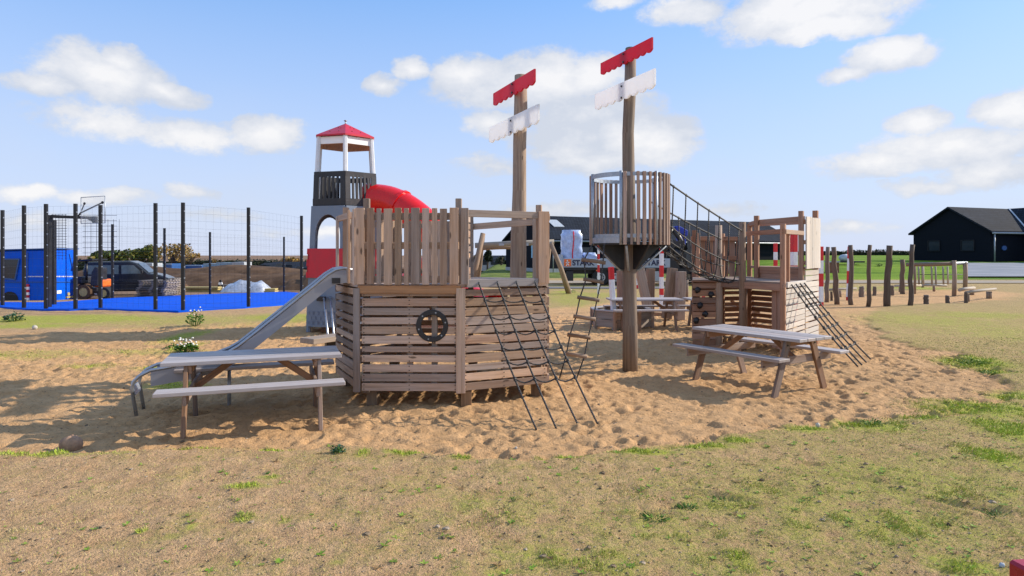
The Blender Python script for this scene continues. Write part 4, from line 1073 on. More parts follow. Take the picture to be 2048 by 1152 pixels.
# ------------------------------------------------------------------ playhouse on the right
P0, P1, P2, P3, P4, P5, P6 = (3.14, 11.3), (3.60, 11.32), (3.90, 11.0), (4.23, 10.1), (5.51, 11.7), (4.75, 13.0), (3.5, 12.6)
Q = (4.94, 10.99)
def playhouse():
    t = thing('climbing_playhouse', (4.3, 11.5, 0), 'wooden playhouse on the right with a board climbing wall and sunlit pale side slats', 'playhouse')
    zd = 1.14
    def lp(a, c, f): return (a[0]+(c[0]-a[0])*f, a[1]+(c[1]-a[1])*f)
    # climbing wall with holds
    b = MB(); slats(b, P0, P1, -.02, 1.11, 9, gap=.012); w = b.build('climbing_wall', M['larch_warm'], t, .003)
    b = MB(); b.beam((P0[0]-.02, P0[1]-.02, 1.125), (P1[0]+.02, P1[1]-.02, 1.125), .07, .03); b.build('cap_board', M['larch_warm'], t, .003)
    for i, (px, py) in enumerate(((1395, 580), (1422, 589), (1400, 611), (1411, 628), (1393, 641))):
        p = pt(px, py, 11.27); b = MB(); b.blob(p, (.05, .045, .048), 9, 6, .2, i); b.build('climbing_hold', M['black_plastic'], w)
    b = MB(); slats(b, P6, P0, .1, 1.11, 8, gap=.1); b.build('side_wall', M['larch_warm'], t)
    # tall log gate posts of the rope bridge
    for p, zt in ((P1, 2.10), (P2, 2.14)):
        b = MB(); b.tube([(p[0], p[1], -.1), (p[0]+.005, p[1], .8), (p[0]-.005, p[1], 1.5), (p[0], p[1], zt)], [.068, .064, .062, .060], 8, wob=.03); b.build('gate_post', M['larch_post'], t)
    # frame posts
    for p, a, c, s in ((P3, 0, 2.07, .075), (lp(P3, P4, .14), 1.0, 1.98, .05), (Q, 0, 2.33, .075), (P4, 0, 2.38, .085), (P5, 0, 2.2, .08), ((4.56, 12.1), 1.1, 2.31, .08), (P6, 0, 2.06, .08), (lp(P6, P5, .5), 0, 2.0, .07), (P0, 0, 2.0, .06)):
        if p == P0: p = (3.52, 12.45)
        b = MB(); cx, cy = 4.3, 11.6; v = Vector((cx-p[0], cy-p[1], 0)).normalized()*.05
        post(b, (p[0]+v.x, p[1]+v.y), a-.02, c, s, R(51)); b.build('frame_post', M['larch_warm'], t, .004)
    # decks
    b = MB(); b.prism([V3(p, zd-.02) for p in (P0, P1, P2, P3, Q, (4.56, 12.1), P5, P6)], (0, 0, .035), L=(1, 0, 0)); b.build('deck', M['larch'], t)
    b = MB(); b.prism([V3(p, 1.33) for p in (lp(Q, (4.56, 12.1), 0), lp(Q, P4, .99), P5, (4.56, 12.1))], (0, 0, .04), L=(1, 0, 0)); b.build('upper_deck', M['larch'], t)
    b = MB(); b.beam(V3(Q, 1.30), V3((4.56, 12.1), 1.30), .03, .10); b.beam(V3(lp(Q, (4.56, 12.1), .02), 1.2), V3((4.56, 12.14), 1.2), .02, .1); b.build('step_board', M['larch_warm'], t)
    b = MB(); b.beam(V3(P2, 1.075), V3(P3, 1.075), .03, .11); b.beam(V3(P1, 1.075), V3(P2, 1.075), .03, .10); b.build('deck_edge', M['larch_warm'], t, .003)
    # right, sunlit side: lower slats
    b = MB(); slats(b, P3, lp(P3, P4, .57), .13, 1.06, 10, gap=.2, endgap=.03); b.build('side_slats', M['sunlit_silver_wood'], t, .002)
    b = MB(); slats(b, lp(P3, P4, .575), P4, .13, 1.33, 12, gap=.2); b.build('side_slats', M['sunlit_silver_wood'], t, .002)
    b = MB(); d = Vector((P4[0]-P3[0], P4[1]-P3[1], 0)).normalized(); nn = Vector((d.y, -d.x, 0))
    b.beam(V3(lp(P3, P4, .03), 1.115)+nn*.02, V3(lp(P3, P4, .55), 1.115)+nn*.02, .035, .085); b.build('sill_board', M['sunlit_silver_wood'], t, .003)
    b = MB(); b.beam(V3(P3, 0)+nn*.005, V3(P3, 1.08)+nn*.005, .06, .03, up=nn); b.build('corner_board', M['larch_warm'], t)
    # back and left lower slats
    for p, q in ((P6, P5), (P5, P4)):
        b = MB(); slats(b, q, p, .13, 1.1, 9, gap=.22); b.build('back_slats', M['larch_warm'], t)
    # inner door board under the deck
    b = MB(); a = lp(P2, P3, .62); c = lp(P2, P3, .93); pickets(b, (a[0]+.1, a[1]+.06), (c[0]+.03, c[1]+.03), .1, 1.05, [.15, .13]); b.build('door_board', M['larch_warm'], t)
    b = MB(); pickets(b, lp(P2, P5, .3), lp(P2, P5, .55), .05, 1.08, [.2, .2]); b.build('inner_wall', M['larch_warm'], t)
    # back-left picket panel
    b = MB(); pickets(b, (3.49, 12.6), (4.52, 12.85), 1.16, 1.90, [.12, .13, .15, .14, .13, .12, .1]); b.build('picket_railing', M['larch_warm'], t, .002)
    b = MB()
    for z in (1.90, 1.52): b.beam((3.46, 12.55, z), (4.55, 12.80, z), .035, .08)
    b.build('rail', M['larch_warm'], t, .003)
    # upper right picket panel
    b = MB(); pickets(b, (Q[0]+nn.x*.03, Q[1]+nn.y*.03), (P4[0]+nn.x*.03, P4[1]+nn.y*.03), 1.35, 2.235, [.13, .10, .09, .12, .10, .11, .10, .12]); b.build('picket_railing', M['sunlit_silver_wood'], t, .002)
    b = MB()
    for z in (1.45, 1.8, 2.15): b.beam(V3(Q, z), V3(P4, z), .03, .07)
    b.build('rail', M['larch_warm'], t)
    # rails
    A = (4.56, 12.1); b = MB(); b.beam(V3(A, 2.19), V3(Q, 2.20), .04, .085); b.beam(V3(A, 2.19), V3(P5, 2.19), .04, .085); b.beam(V3(P5, 2.19), V3(P4, 2.19), .04, .085); b.build('rail', M['larch_warm'], t, .003)
    b = MB(); b.beam(V3(P3, 1.955), V3((4.09, 11.35), 1.955), .04, .075); b.build('rail', M['larch_warm'], t, .003)
    b = MB(); b.beam(V3(lp(P3, P4, .02), 1.95), V3(lp(P3, P4, .52), 1.95), .04, .07); b.build('rail', M['larch'], t, .003)
playhouse()

def rope_bridge():
    t = thing('rope_bridge', (2.9, 10.2, 1.1), 'sagging black rope net bridge between the crow\'s nest barrel and the playhouse gate posts', 'rope bridge')
    n0, n1 = Vector((2.17, 8.98, 2.575)), Vector((3.87, 10.95, 1.99))
    f0, f1 = Vector((2.05, 9.55, 2.36)), Vector((3.62, 11.26, 1.86))
    b0, b1 = Vector((2.14, 9.28, 1.72)), Vector((3.72, 11.12, 1.11))
    def cat(a, c, f, s): p = a.lerp(c, f); p.z -= s*4*f*(1-f); return p
    def prof(f, u):
        """u: 0 near hand rope .. 1 far hand rope"""
        n, k, m = cat(n0, n1, f, .015), cat(f0, f1, f, .02), cat(b0, b1, f, .13)
        s = (u-.5)*2; mid = n.lerp(k, u)
        w = 1-abs(s)**2.6
        # narrow hanging U
        x = n.lerp(k, .5+math.copysign(abs(s)**.55, s)*.5)
        return Vector((x.x, x.y, mid.z*(1-w)+m.z*w))
    for u in (0, 1):
        b = MB(); b.tube([prof(i/16, u) for i in range(17)], .013, 7); b.build('hand_rope', M['rope'], t)
    for u in (.16, .34, .5, .66, .84):
        b = MB(); b.tube([prof(i/16, u) for i in range(17)], .0095, 6); b.build('net_rope', M['rope'], t)
    for k in range(7):
        f = .05+.15*k; b = MB(); b.tube([prof(f, u/18) for u in range(19)], .0095, 6)
        for u in (0, .16, .34, .5, .66, .84, 1): b.blob(prof(f, u), (.018, .018, .022), 6, 4, .05)
        b.build('u_rope', M['rope'], t)
    b = MB()
    for k in range(6):
        f = .05+.15*k
        for u0, u1 in ((.34, .5), (.5, .34), (.66, .5), (.5, .66)): b.tube([prof(f, u0), prof(f+.075, (u0+u1)/2)-Vector((0, 0, .01)), prof(f+.15, u1)], .008, 5)
    b.build('net_rope', M['rope'], t)
rope_bridge()

def side_net():
    t = thing('side_climbing_net', (5.2, 10.2, 0), 'black rope climbing net slanting down from the sunlit right side of the playhouse', 'climbing net')
    d = Vector((P4[0]-P3[0], P4[1]-P3[1], 0)); nn = Vector((d.y, -d.x, 0)).normalized()*.05
    tops = [V3(P3, 1.12)+d*f+nn for f in (.10, .22, .34, .46)]
    bots = [Vector((*gpt(*p), -.03)) for p in ((1716, 729), (1724, 726), (1733, 721), (1742, 715))]
    def P(i, f): p = tops[i].lerp(bots[i], f); p.z -= .05*math.sin(PI*f); return p
    for i in range(4):
        b = MB(); b.tube([P(i, f/12) for f in range(13)], .012, 6); b.build('rope', M['rope'], t)
    for k in range(6):
        f = .12+.13*k; b = MB()
        for i in range(4): b.blob(P(i, f), (.024, .024, .03), 7, 5, .05)
        for i in range(3):
            a, c = P(i, f), P(i+1, f); b.tube([a, (a+c)/2-Vector((0, 0, .025)), c], .010, 6)
        b.build('cross_rope', M['rope'], t)

side_net()

# ------------------------------------------------------------------ red and white marker posts
def bands(name, px, Y, wpx, ys, label, first='red', lean=0.0):
    """ys: pixel rows of the band limits, top down, in the photograph"""
    p = foot(px, Y); t = thing(name, p, label, 'marker post', 'red and white marker posts', rz=.3)
    w = wpx/F*Y*.75
    zs = [EYE-(y-HZ)/F*Y for y in ys]; zs[-1] = min(zs[-1], p.z-.05) if zs[-1] < p.z+.12 else zs[-1]
    redf = first == 'red'; h = zs[0]-zs[-1]
    for i in range(len(zs)-1):
        b = MB(); x0 = p.x+lean*(zs[i]-p.z); x1 = p.x+lean*(zs[i+1]-p.z)
        b.beam((x1, Y, zs[i+1]), (x0, Y, zs[i]), w, w, up=(.3, -1, 0)); b.build('painted_band', M['red_paint'] if redf == (i % 2 == 0) else M['white_paint'], t, .006)
bands('striped_post', 1229, 14.15, 12, (534, 559, 660), 'short leaning marker post standing in the octagonal sandbox, red top and long white foot', lean=-.06)
bands('striped_post', 1323, 18.5, 9, (497, 507, 531, 554, 577, 590, 660), 'red and white banded post behind the crow\'s nest, left of the playhouse climbing wall', lean=0)
bands('striped_post', 1588, 15.5, 14, (462, 504, 531, 560, 590, 645), 'broad red and white post seen through the railing of the playhouse')
bands('striped_post', 1551, 20.5, 8, (486, 504, 520, 533, 560, 585, 620), 'thin red and white post seen through the left opening of the playhouse')
bands('striped_post', 1641, 20.2, 11, (493, 521, 547, 573, 604, 615), 'red and white post right beside the lit picket panel of the playhouse')
bands('striped_post', 1697, 22.5, 9, (493, 517, 542, 567, 594, 610), 'red and white post half hidden behind a log in the row of log posts', lean=.03)
bands('striped_post', 1274, 30, 5, (494, 512, 528, 552, 570, 592), 'distant striped post seen just right of the crow\'s nest pole')
bands('striped_post', 1197, 26, 5, (488, 498, 508, 519, 530, 545, 592), 'distant striped post in front of the truck platform, left of the crow\'s nest pole')
bands('striped_post', 1407, 21, 7, (528, 540, 552, 564, 580, 620), 'striped post glimpsed between the pickets above the climbing wall')

def sandbox():
    Y0 = 14.65; X0 = gx(1243, Y0); t = thing('octagonal_sandbox', (X0, Y0, 0), 'low octagonal sandbox of weathered planks around the foot of a striped post', 'sandbox')
    rx, ry, h = .66, .75, .36
    pts = [(X0+rx*math.cos(R(22.5+45*k)), Y0+ry*math.sin(R(22.5+45*k))) for k in range(8)]
    for k in range(8):
        a, c = pts[k], pts[(k+1) % 8]; b = MB()
        b.beam((*a, .09), (*c, .09), .05, .165); b.beam((*a, .265), (*c, .265), .05, .165); b.build('side_board', M['log'] if k % 2 else M['pallet'], t, .005)
        b = MB(); v = Vector((a[0]-X0, a[1]-Y0, 0)).normalized()*.02; post(b, (a[0]+v.x, a[1]+v.y), -.05, h+.01, .07, .3); b.build('corner_post', M['larch_post'], t, .004)
        b = MB(); b.beam((*a, .365), (*c, .365), .12, .03); b.build('rim_board', M['table_wood'], t, .004)
sandbox()

# ------------------------------------------------------------------ leaning climbing posts behind the sandbox
def leaning_posts():
    t = thing('leaning_post_climber', (gx(1300, 16), 16, 0), 'cluster of thick upright and leaning square posts behind the far picnic table', 'climbing frame')
    def lg(x0, y0, x1, y1, Y, w, m='larch_post', Yb=None):
        a = pt(x0, y0, Y); c = pt(x1, y1, Yb or Y); b = MB(); b.beam(c, a, w/F*Y, w/F*Y*.8, up=(.25, -1, 0)); b.build('post', M[m], t, .006)
    lg(1242, 541, 1244, 650, 15.7, 15, 'larch_warm'); lg(1279, 537, 1300, 640, 16.0, 16); lg(1301, 537, 1299, 642, 16.5, 15)
    lg(1345, 536, 1333, 637, 16.2, 17, 'log'); lg(1362, 543, 1359, 640, 16.0, 17, 'larch_post'); lg(1349, 545, 1351, 634, 17.2, 10, 'larch_warm')
    for a, c in ((1301, 1345),):
        b = MB(); b.beam(pt(a, 628, 17), pt(c, 630, 17), .08, .1); b.build('low_beam', M['log'], t)
leaning_posts()
def rope_line():
    t = thing('rope_barrier', (gx(1370, 22), 22, 0), 'low rope strung between two short posts behind the climbing wall', 'rope barrier')
    b = MB(); b.tube([pt(1300, 563, 22), pt(1340, 565, 22), pt(1385, 563, 22)], .02, 6); b.build('rope', M['rope'], t)
    for px in (1302, 1374): p = foot(px, 22); b = MB(); b.tube([(p.x, p.y, -.05), (p.x, p.y, .72)], .05, 8); b.build('post', M['log'], t)
rope_line()

# ------------------------------------------------------------------ swing frame and far things behind the ship
def swing_frame():
    Y = 26.0; t = thing('log_swing_frame', (gx(1040, Y), Y, 0), 'rough log swing frame behind the play ship and its mast', 'swing frame')
    def lg(x0, y0, Y0, x1, y1, Y1, r0, r1, m='log', nm='leg'):
        a, c = pt(x0, y0, Y0), pt(x1, y1, Y1); b = MB(); mid = a.lerp(c, .5)+Vector((.03, 0, .02)); b.tube([a, mid, c], [r0, (r0+r1)/2, r1], 10); b.build(nm, M[m], t)
    lg(966, 467, 25.5, 936, 592, 25.0, .10, .13); lg(966, 470, 26.2, 950, 590, 27.5, .09, .12)
    lg(1101, 485, 25.5, 1138, 587, 26.3, .08, .12); lg(1100, 487, 26.2, 1084, 590, 27.5, .08, .12)
    lg(950, 491, 25.8, 1108, 484, 25.8, .11, .11, 'log_pale', 'top_beam')
    lg(955, 497, 26.3, 1040, 494, 26.3, .09, .09, 'log', 'second_beam')
    for px in (1003, 1052):
        b = MB(); p = pt(px, 489, 25.6); b.box(p, (.2, .1, .09)); b.build('swing_bracket', M['galv'], t)
swing_frame()

# ------------------------------------------------------------------ log posts, stumps and beams on the right
def log_post(px, base, top, w, label, lean=0, seed=0, name='log_post', cat='log post', grp='upright log posts on the right', pale=False, rnd_top=True):
    Y = EYE*F/(base-HZ); x = gx(px, Y); rs = random.Random(seed)
    zt = EYE-(top-HZ)/F*Y; r = w/2/F*Y
    b = MB(); n = 7; pth = []
    for i in range(n+1):
        f = i/n; pth.append((x+lean/F*Y*f+rs.uniform(-.022, .022)*min(1, zt)*(0 < i < n)*1.3, Y+rs.uniform(-.01, .01), -.08+(zt+.08)*f))
    b.tube(pth, [r*(1.06-.14*i/n)*(1+rs.uniform(-.05, .05)) for i in range(n+1)], 9, wob=.05)
    o = b.build(name, M['log_pale' if pale else 'log_dark'], None); tag(o, label, cat, grp)
    # origin at the foot
    return o
LP = [(1653, 604, 494, 8, 3, 'slim slightly crooked log post, nearest to the striped post beside the playhouse'),
      (1674, 608, 494, 10, -7, 'log post leaning left at its top, second of the tall row counted from the playhouse'),
      (1702, 609, 490, 9, -1, 'tall log post standing directly in front of a red and white post'),
      (1736, 612, 490, 8, 4, 'slim log post bending right at its top, left of the broad crooked one'),
      (1774, 612, 491, 12, 5, 'broadest crooked log post, in the middle of the tall row'),
      (1820, 611, 489, 9, 5, 'last tall log post of the row, in front of the corner of the black barn')]
for i, (px, base, top, w, ln, lb) in enumerate(LP): log_post(px, base, top, w, lb, ln, 20+i)
log_post(1805, 588, 519, 9, 'shorter straight log post behind the tall row, left of the hanging log bridge', 0, 31)
ST = [(1723, 594, 573, 10, 'wide low stump between the third and fourth tall log posts'), (1749, 591, 573, 7, 'small low stump between the fourth and the broadest log post'),
      (1784, 591, 571, 7, 'dark low stump just right of the broadest log post'), (1852, 608, 590, 10, 'square-looking stump in front of the log bridge, left one of the two'),
      (1895, 606, 591, 8, 'smaller stump in front of the log bridge, right one of the two'), (1932, 606, 584, 7, 'narrow stump beside the end of the balance log'),
      (1663, 601, 583, 5, 'thin short stump behind the leftmost crooked log post')]
for i, (px, base, top, w, lb) in enumerate(ST): log_post(px, base, top, w, lb, 0, 50+i, 'stump', 'stump', 'low stepping stumps on the right')
def balance(name, label, segs, posts, grp='balance beams lying on stumps'):
    Y = EYE*F/(posts[0][1]-HZ); t = thing(name, foot(posts[0][0], Y), label, 'balance beam', grp)
    for x0, y0, Y0, x1, y1, Y1, w in segs:
        a, c = pt(x0, y0, Y0), pt(x1, y1, Y1); b = MB(); b.tube([a, a.lerp(c, .5)+Vector((0, 0, .012)), c], w/2/F*Y0, 9, wob=.05); b.build('beam', M['log_pale'], t)
    for px, base, top, w in posts:
        Y = EYE*F/(base-HZ); x = gx(px, Y); zt = EYE-(top-HZ)/F*Y; b = MB(); b.tube([(x, Y, -.05), (x, Y, zt)], w/2/F*Y, 9); b.build('support', M['log'], t)
balance('balance_log', 'pale balance log resting on stumps at the right end of the play area', [(1932, 585, 21.6, 1991, 578, 23.4, 6)], [(1978, 597, 583, 10), (1936, 603, 588, 6)])
balance('balance_log', 'pale balance log lying beside the right corner post of the hanging log bridge', [(1919, 580, 24.5, 1948, 576, 25.5, 7)], [(1944, 590, 579, 8)])
balance('balance_log', 'pale plank beam behind the slim log posts at the left end of the row', [(1655, 580, 25, 1712, 577, 26, 5)], [(1680, 594, 581, 6), (1703, 592, 580, 5)])
balance('balance_log', 'low pale beam under the far side of the hanging log bridge', [(1790, 572, 29, 1842, 571, 29.5, 5), (1845, 570, 29, 1893, 571, 29, 5)], [(1800, 584, 573, 5), (1868, 583, 572, 5)])
def log_bridge():
    t = thing('hanging_log_bridge', (gx(1880, 26), 26, 0), 'low log frame with hanging stepping sticks in front of the gravel yard', 'hanging bridge')
    for px, base, top, w in ((1908, 592, 521, 8), (1930, 577, 524, 8), (1829, 588, 528, 5), (1845, 575, 527, 5)):
        Y = EYE*F/(base-HZ); x = gx(px, Y); zt = EYE-(top-HZ)/F*Y; b = MB(); b.tube([(x, Y, -.05), (x+.02, Y, zt/2), (x, Y, zt)], w/2/F*Y, 9, wob=.04); b.build('corner_post', M['log'], t)
    Ya, Yb = EYE*F/84, EYE*F/69
    for x0, y0, Y0, x1, y1, Y1 in ((1812, 529, Ya+.8, 1911, 527, Ya), (1840, 528, Yb, 1934, 526, Yb)):
        b = MB(); b.tube([pt(x0, y0, Y0), pt((x0+x1)/2, (y0+y1)/2+1, (Y0+Y1)/2), pt(x1, y1, Y1)], .075, 9); b.build('beam', M['galv'] if Y0 > 29 else M['log'], t)
    for px in (1837, 1846, 1863, 1871, 1886, 1895):
        b = MB(); a, c = pt(px, 533, 27), pt(px+1, 569, 27); b.tube([a, c], .035, 7); b.build('hanging_stick', M['log_pale'], t)
    b = MB(); b.tube([pt(1835, 549, 27), pt(1925, 549, 27)], .014, 5); b.build('rope', M['rope'], t)
log_bridge()
def rope_row():
    t = thing('overhead_rope', (gx(1800, 30), 30, 0), 'thin dark rope running level high between the tall log posts', 'rope')
    b = MB(); b.tube([pt(1705, 504, 21), pt(1738, 505, 21), pt(1775, 502, 21), pt(1822, 502, 21)], .008, 5); b.build('rope', M['rope'], t)
rope_row()

# ------------------------------------------------------------------ red post in the near right corner
b = MB(); Yr = 2.62; xr = gx(2035, Yr)+.055; b.box((xr, Yr, .14), (.11, .11, .42), .12)
o = b.build('red_post', M['post_red'], None, .012); tag(o, 'dark red painted post top cut off by the bottom right corner of the picture', 'post')

# ------------------------------------------------------------------ stones and weeds
def stone(px, py, w, h, label, seed, mat='stone', sink=.3):
    x, y = gpt(px, py); r = w/2/F*y; z = float(gz(x, y)); hh = h/F*y
    b = MB(); b.blob((x, y+r*.3, z+hh*(.5-sink*.3)), (r, r*.85, hh*.62), 14, 10, .07, seed)
    o = b.build('boulder' if w > 25 else 'stone', M[mat], None); tag(o, label, 'stone')
stone(139, 891, 42, 31, 'round brown boulder lying at the edge of the sand by the left picnic table', 3, 'stone', .75)
stone(68, 659, 10, 8, 'small pale stone on the grass in front of the blue court', 5, 'stone_pale')
stone(1636, 851, 9, 9, 'small whitish stone beside the grass strip below the right picnic table', 6, 'stone_pale')
stone(2005, 1138, 11, 9, 'small dark grey stone in the grass by the dark red post', 7, 'grey_side')
stone(1032, 888, 6, 5, 'tiny pale stone on the sand in the middle of the foreground edge', 8, 'stone_pale')
def weed(px, py, w, h, label, n, mat, seed, flowers=0, name='weed'):
    x0, y0 = gpt(px, py); z0 = float(gz(x0, y0)); s = 1/F*y0; rs = random.Random(seed)
    t = thing(name, (x0, y0, z0), label, 'weed', 'weeds growing on the sand'); b = MB(); st = MB()
    for i in range(n):
        a = rs.uniform(0, 2*PI); q = rs.random()**.6*w/2*s; hh = h*s*rs.uniform(.25, 1)*(1-.5*q/(w/2*s)); ln = rs.uniform(.35, .7)*min(w, h*1.6)*s*.35; wd = ln*.3
        c = Vector((x0+math.cos(a)*q, y0+math.sin(a)*q*.9, z0+hh*.9)); d = Vector((math.cos(a+rs.uniform(-1, 1)), math.sin(a+rs.uniform(-1, 1)), rs.uniform(-.2, .8))).normalized()
        sd = d.cross(Vector((rs.uniform(-1, 1), rs.uniform(-1, 1), 1))).normalized()*wd
        b.piece([c-d*ln*.5, c+sd, c+d*ln*.5+Vector((0, 0, -ln*.1)), c-sd], [(0, 1, 2), (0, 2, 3)], d)
        if i % 4 == 0: st.tube([(x0+math.cos(a)*q*.4, y0+math.sin(a)*q*.4, z0-.01), c], .0025+.001*s*100, 4)
    b.build('leaves', M[mat], t); st.build('stem', M['leaf_weed'], t)
    if flowers:
        b = MB()
        for i in range(flowers):
            c = Vector((x0+rs.uniform(-.4, .4)*w*s, y0+rs.uniform(-.4, .4)*w*s, z0+h*s*rs.uniform(.5, 1))); b.blob(c, (.018, .018, .014), 5, 4, .2, i)
        b.build('flowers', M['petal'], t)
weed(390, 652, 34, 40, 'tall flowering weed in front of the blue court, left of the slide', 120, 'leaf_weed', 1, 10)
weed(372, 700, 46, 28, 'low spreading weed with white flowers just above the left picnic table', 170, 'leaf_weed', 2, 26)
weed(345, 692, 26, 14, 'low leafy weed left of the white-flowered one', 80, 'leaf_weed', 9)
weed(676, 905, 34, 22, 'blue-green rosette weed at the front edge of the sand under the play ship', 110, 'leaf_blue', 3)
weed(535, 947, 14, 8, 'tiny dark green weed on the bare soil in front of the left picnic table', 36, 'leaf_blue', 4)
weed(28, 642, 40, 24, 'dark green bushy weed at the far left in front of the blue court', 120, 'leaf_blue', 5)
weed(1745, 848, 46, 16, 'bushy green weed in the grass strip below the right picnic table', 110, 'leaf_weed', 6)
weed(1940, 722, 60, 14, 'flat green weed patch at the right edge of the sand', 110, 'leaf_weed', 7)
weed(1975, 742, 36, 12, 'smaller green weed just below the flat weed patch on the right', 70, 'leaf_weed', 8)
weed(1143, 585, 18, 8, 'small weed at the foot of the right swing frame leg', 40, 'leaf_weed', 10, 3)
for px, py, w, h, n, lb in ((1310, 1034, 70, 9, 170, 'larger dark clump of dead turf in the centre right foreground'), (1375, 1013, 50, 9, 130, 'smaller dark clump of dead turf just right of the larger clump'),
        (1445, 994, 50, 6, 90, 'thin streak of dark dead turf beyond the two foreground clumps'), (1995, 1024, 90, 8, 150, 'long dark streak of dead turf near the right edge of the foreground'), (1722, 958, 60, 6, 90, 'dark streak of dead turf halfway between the right picnic table and the foreground corner'),
        (1030, 1000, 30, 5, 40, 'faint dark bit of dead turf in the middle of the foreground')):
    weed(px, py, w, h, lb, n, 'leaf_dead', int(px), name='turf_clump')
# ------------------------------------------------------------------ ball court and its fence
def cz(x, y): return -0.03*(y-18.6)+.012 if y > 18.6 else .012
FR = [(5, 20.4), (48, 19.0), (92, 18.6), (151, 18.5), (201, 18.9), (311, 18.3), (366, 18.1), (497, 19.6), (603, 22.4)]
BK = [(568, 35.6), (420, 31.5), (329, 28.8), (225, 26.5), (103, 22.5)]
def court():
    L = [(-60, 22.2)]+FR+[(640, 30.0)]+BK+[(-40, 22.6)]
    pts = [(gx(px, Y), Y-(.25 if i and i < 10 else -.25)) for i, (px, Y) in enumerate(L)]
    b = MB(); b.prism([(x, y, cz(x, y)-.02) for x, y in pts], (0, 0, .05), L=(1, 0, 0)); o = b.build('court_surface', M['court_blue'], None); tag(o, kind='structure')
    # white scuffed line marks
    b = MB()
    for (x0, y0, x1, y1) in ((12, 612, 40, 611), (170, 616, 245, 617), (240, 619, 300, 618), (160, 608, 180, 607), (395, 607, 440, 605), (400, 611, 452, 609), (275, 604, 300, 603), (455, 616, 500, 612), (60, 617, 90, 618)):
        def g(px, py): Y = (1.6+.558)*F/(py-HZ-.03*F) if (py-HZ) < 112 else 18.6; return Vector((gx(px, Y), Y, cz(0, Y)+.034))
        b.beam(g(x0, y0), g(x1, y1), .05, .004)
    o = b.build('court_lines', M['cont_pale'], None); tag(o, kind='structure')
court()
def wires(b, a, c, h, r=.0017):
    a, c = Vector(a), Vector(c); L = (c-a).length; n = max(2, int(L/.2)); m = int(h/.2)
    for i in range(1, m+1):
        z = Vector((0, 0, h*i/m-.03)); b.tube([a+z, c+z], r, 3, caps=False)
    for i in range(1, n): p = a.lerp(c, i/n); b.tube([p+Vector((0, 0, .05)), p+Vector((0, 0, h-.03))], r*.75, 3, caps=False)
def fence(pts, label, h=2.98, w=.085, extra=()):
    P_ = [Vector((gx(px, Y), Y, cz(0, Y))) for px, Y in pts]
    t = thing('court_fence', P_[0], label, 'fence', 'mesh fences of the blue court')
    for i, p in enumerate(P_):
        b = MB(); b.box((p.x, p.y, p.z+h/2+.01), (w, w*.8, h+.06)); a0 = len(b.f)
        for k in range(9): b.box((p.x+w/2+.008, p.y-.02, p.z+.3+k*.31), (.02, .03, .03))
        b.slot(1, a0); b.build('post', [M['fence_black'], M['galv']], t)
    for i in range(len(P_)-1):
        b = MB(); wires(b, P_[i], P_[i+1], h); b.build('mesh_panel', M['fence_black'], t)
fence(FR, 'black mesh fence along the near side of the blue court, its posts taller in view')
fence(list(reversed(BK)), 'black mesh fence along the far side of the blue court, before the van', 3.0, .085)

def goal():
    Y = 19.4; t = thing('court_goal', (gx(95, Y), Y, 0), 'black goal frame with meshed back and a clear basketball backboard above, in the blue court', 'goal')
    a0, a1 = pt(96, 430, Y), pt(101, 612, Y); 
    b = MB(); b.box((a0.x, Y, (a0.z+0)/2), (.15, .12, a0.z)); b.build('post', M['fence_black'], t)
    b = MB(); p = pt(107, 440, Y+1.6); b.box((p.x, p.y, p.z/2-.05), (.12, .12, p.z+.1)); b.build('post', M['fence_black'], t)
    b = MB(); c = pt(190, 436, Y+.6); a0.z -= .04; b.beam(a0, c, .10, .085); b.beam(c+Vector((0, 0, .05)), c+Vector((0, 0, -.17)), .11, .1); b.prism([c+Vector((-.3, -.03, .0)), c+Vector((0, -.03, .0)), c+Vector((0, -.03, -.15))], (0, .06, 0)); b.build('crossbar', M['fence_black'], t)
    # hatch of the wire cage
    b = MB()
    for i in range(16):
        z0 = 1.55+i*.085; x0 = gx(60, Y); x1 = gx(205, Y)
        b.tube([(x0, Y+.9, z0), (gx(92, Y), Y+.9, z0)], .007, 3, caps=False)
        if i % 2: b.tube([(gx(112, Y), Y+1.2, z0), (x1-.3, Y+1.2, z0)], .007, 3, caps=False)
    for i in range(5): x = gx(62+7*i, Y); b.tube([(x, Y+.9, 1.4), (x, Y+.9, 2.85)], .007, 3, caps=False)
    for i in range(7): x = gx(118+12*i, Y); b.tube([(x, Y+1.2, 1.5+.1*(i % 3)), (x, Y+1.2, 2.7)], .007, 3, caps=False)
    b.build('wire_cage', M['fence_black'], t)
    # backboard frame with struts
    Yb = Y+.2; q = [pt(162, 395, Yb), pt(210, 392, Yb), pt(210, 446, Yb), pt(162, 447, Yb)]
    b = MB()
    for i in range(4): b.tube([q[i], q[(i+1) % 4]], .011, 5)
    f = b.build('backboard', M['galv'], t)
    m, T, bs = mat_new('clear_acrylic'); bs.inputs['Base Color'].default_value = (.9, .95, 1, 1); bs.inputs['Roughness'].default_value = .05; bs.inputs['Alpha'].default_value = .12
    b = MB(); b.prism(q, (0, .012, 0)); b.build('pane', m, f)
    b = MB(); b.tube([pt(163, 425, Yb+.1), pt(205, 405, Yb+.02)], .022, 7); b.tube([pt(163, 421, Yb+.1), pt(169, 407, Yb+.02)], .018, 7)
    b.blob(pt(205, 405, Yb), (.04, .04, .04), 7, 5); b.blob(pt(169, 407, Yb), (.035, .035, .035), 7, 5)
    b.tube([pt(162, 425, Yb+.1), pt(155, 434, Yb+.3)], .025, 7); b.build('strut', M['fence_black'], t)
goal()

